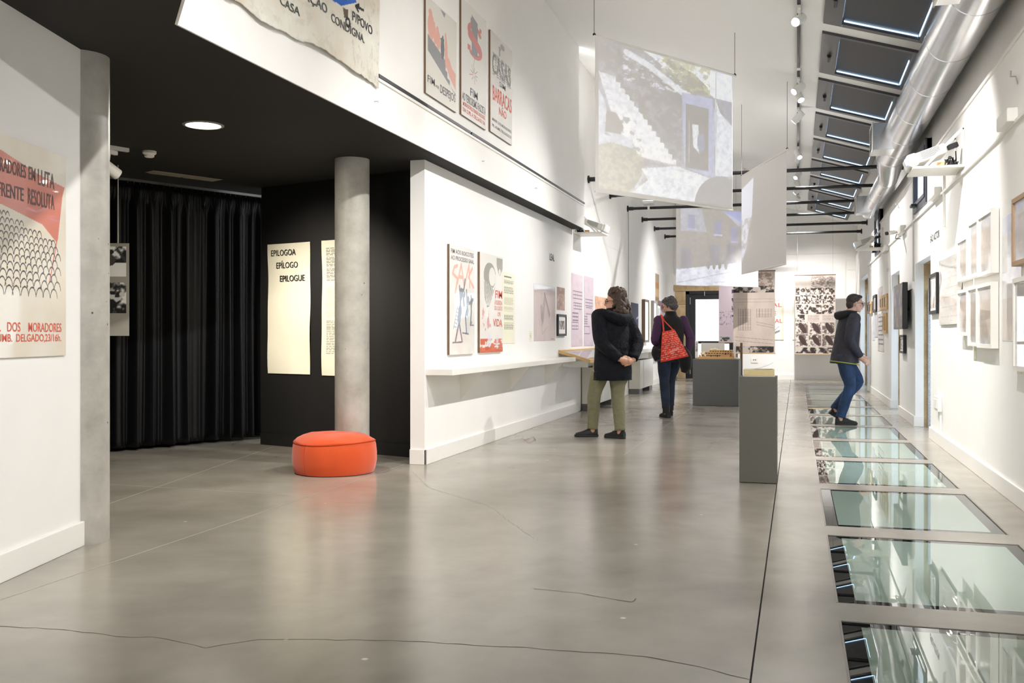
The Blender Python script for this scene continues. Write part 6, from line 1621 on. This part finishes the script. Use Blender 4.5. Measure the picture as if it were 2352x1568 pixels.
b = MB(); C_ = lambda x, y, z: hd + hM @ Vector((x, y, z)); b.ell(C_(0, -.022, .040), (.086, .098, .090), hM); b.ell(C_(0, -.055, -.02), (.080, .062, .075), hM); b.ell(C_(0, .03, .085), (.070, .060, .035), hM)
rg = random.Random(5)
for i in range(120):
    th = rg.uniform(0, 2 * PI); v = rg.uniform(-.06, .12); s = math.sin(th)
    if s > .3 and v < .06: continue
    R_ = .088 * math.sqrt(max(.08, 1 - (max(0, v - .02) / .115) ** 2)); q = C_(math.cos(th) * R_, s * R_ * 1.08 - .022, v); b.ell(q, (.012, .012, .018), None, 8, 5)
organic('hair', b, M_gh, w2, .0075, 2)
face_bits(w2, hd, hM, mat('gold_rim', (.75, .60, .35), .3, metal=.6), mat('glare_white_lens', (.93, .94, .96), .05, emit=None))  # white lens colour stands in for the glare on her glasses
# black jacket carried over the arm, hanging behind her hips
b = MB(); P_, R_ = bend([(-.20, .06, .98), (-.215, -.03, .90), (-.20, -.07, .80)], [.05, .075, .055]); b.tube(P_, R_, 12); P_, R_ = bend([(.10, -.13, .98), (.16, -.15, .84), (.17, -.14, .72), (.15, -.13, .63)], [.07, .095, .085, .045]); b.tube(P_, R_, 14); b.tube([(-.2, -.05, .90), (0, -.17, .90), (.15, -.15, .86)], [.06, .07, .08], 12)
jk = organic('carried_jacket', b, M_vest, None, .010, 3); jk.matrix_basis = M; tag(jk, 'black jacket carried behind the hips of the woman with the red bag', 'jacket')
# tote bag
D_ = 13.38; cn = [at_depth(1517, 832, D_), at_depth(1582, 818, D_ - .02), at_depth(1549, 756, D_ + .10), at_depth(1521, 762, D_ + .08)]
tb = empty('tote_bag', cn[0]); tag(tb, 'red tote bag with white printed marks hanging on the grey haired woman\'s back', 'bag')
cv = Canvas(.4, .42, .006, (.86, .24, .17), 71); cv.noise(4, 5, .06)
for r_ in range(13):
    for i in range(7):
        u = (i + .5 * (r_ % 2) + cv.rng.uniform(0, .4)) / 6.5; v = .08 + r_ * .07; L_ = .05 + cv.rng.random() * .09
        cv.line([(u, v), (u + L_, v + cv.rng.uniform(-.01, .012))], .017, (.95, .83, .78), .8)
        if cv.rng.random() < .5: cv.line([(u, v + .02), (u + L_ * .5, v + .03)], .012, (.95, .83, .78), .7)
cv.poly([(.30, .24), (.75, .30), (.78, .38), (.35, .31)], (.93, .66, .60), .8)
bl, br, tr_, tl = [np.array(q) for q in cn]; nb_ = -np.array(FW)
uu, vv = cv.u[..., None], cv.v[..., None]
base = (bl * (1 - uu) + br * uu) * (1 - vv) + (tl * (1 - uu) + tr_ * uu) * vv
puff = (np.clip(np.sin(PI * cv.u), 0, 1) ** .6 * np.clip(np.sin(PI * np.clip(cv.v * .8 + .1, 0, 1)), 0, 1) ** .6)[..., None]
crease = (.010 * np.sin(cv.u * 9 + cv.v * 5) + .006 * np.sin(cv.v * 14 - cv.u * 6))[..., None]
grid_sheet('front', (base + nb_ * (.045 * puff + crease * puff)).reshape(-1, 3), cv.nx, cv.ny, cv.c, print_mat('tote_cotton', .85), tb, thick=.002)
grid_sheet('back', (base - nb_ * (.035 * puff)).reshape(-1, 3), cv.nx, cv.ny, cv.c, print_mat('tote_cotton', .85), tb, thick=.002)
M_strap = mat('red_strap', (.90, .27, .18), .8)
sp = M @ Vector((-.145, .02, 1.425)); sf = M @ Vector((-.15, -.10, 1.36)); tlv, trv = Vector(tl), Vector(tr_)
for q0, dx in ((tlv.lerp(trv, .12), 0), (tlv.lerp(trv, .82), .018)):
    P_, R_ = bend([q0 + Vector((0, 0, -.03)), q0 + Vector((0, 0, .01)), sf + RT * dx - FW * .02, sp + RT * dx + Vector((0, 0, .012)), M @ Vector((-.13 + dx, .12, 1.34))], [.010] * 5); MB().tube(P_, R_, 8, flat=.45).build('strap', M_strap, tb, smooth=True)

# ---- man in dark jacket and jeans stepping over the glass panes
hdg = math.radians(14); p, M = frame_of(1940, 974, hdg); Mi = M.inverted()
tilt = Matrix.Translation(Vector((0, 0, .9))) @ Matrix.Rotation(math.radians(-8), 4, 'X') @ Matrix.Translation(Vector((0, 0, -.9)))
T_ = lambda *v: tilt @ Vector(v)
fR = Vector((.07, .0, 0)); aR = math.radians(88); anR = fR + Vector((0, -.075, .10)); hR = Vector((.09, -.04, .90)); kR = Vector((.085, .045, .50))
hL = Vector((-.09, -.02, .90)); kL = Vector((-.09, .20, .55)); fL = Vector((-.09, -.06, .06)); anL = Vector((-.09, -.10, .20))
hM = Matrix.Rotation(math.radians(-6), 3, 'X'); hd = T_(0, .04, 1.575)
arms = [(T_(-.19, 0, 1.37), T_(-.245, .0, 1.10), T_(-.20, .20, .93), (0, .8, -.5), (-1, 0, .2), 1, .5), (T_(.19, 0, 1.37), T_(.25, -.03, 1.09), T_(.21, .15, .88), (0, .8, -.5), (1, 0, .2), -1, .5)]
m1 = add_person(p, M, 'man in dark jacket and blue jeans walking across the glass floor panes', SKIN2, hd, hM, arms, [(hL, kL, anL), (hR, kR, anR)], tilt=tilt)
M_jk = mat('dark_slate_jacket', (.16, .155, .205), .65, noise=(4, .25), bump=(12, .8, .03)); M_jean2 = mat('bright_blue_denim', (.16, .28, .45), .8, noise=(6, .3, (.09, .15, .25)), bump=(14, .7, .025))
b = MB(); torso(b, tilt, 0, [(.79, .215, .178, .01), (.90, .214, .172, .005), (1.04, .204, .156, .0), (1.18, .205, .148, 0), (1.30, .208, .138, 0), (1.385, .175, .112, -.01), (1.43, .100, .092, -.01), (1.47, .085, .085, -.01)])
for sh, el, wr, d, n, sd, cu_ in arms:
    P_, R_ = bend([sh, el, Vector(el).lerp(Vector(wr), .92)], [.082, .070, .050]); b.tube(P_, R_, 14); b.ell(sh, (.086, .082, .08))
organic('jacket', b, M_jk, m1, .011, 3)
b = MB(); P_, R_ = bend([T_(.13, .03, 1.44), T_(.12, -.09, 1.42), T_(0, -.15, 1.39), T_(-.12, -.09, 1.42), T_(-.13, .03, 1.44)], [.035, .05, .058, .05, .035]); b.tube(P_, R_, 12); organic('hood', b, mat('black_hood', (.09, .085, .095), .8, bump=(20, .3)), m1, .010, 2)
b = MB(); hem = [T_(q.x, q.y, .795) for q in oval((0, .01, 0), .214, .177, 40)]; b.tube(hem + [hem[0]], .007, 8, caps=False); local(b, 'hem_band', mat('lime_hem', (.62, .66, .28), .7), m1)
trousers(m1, [(hL, kL, anL), (hR, kR, anR)], M_jean2, .102, .074, .060, -.005, name='jeans')
shoe(m1, fR, aR, M_bshoe, M_bsole, .29, .102); shoe(m1, fL, aR, M_bshoe, M_bsole, .29, .102, 0.0, .55)
M_mh = mat('short_brown_hair', (.30, .26, .23), .7, noise=(50, .5, (.14, .12, .11)), bump=(90, .5))
b = MB(); C_ = lambda x, y, z: hd + hM @ Vector((x, y, z)); b.ell(C_(0, -.024, .042), (.084, .094, .086), hM); b.ell(C_(0, -.062, -.015), (.074, .050, .065), hM); b.ell(C_(0, .03, .09), (.062, .055, .028), hM)
organic('hair', b, M_mh, m1, .0075, 2)
face_bits(m1, hd, hM, M_dark)
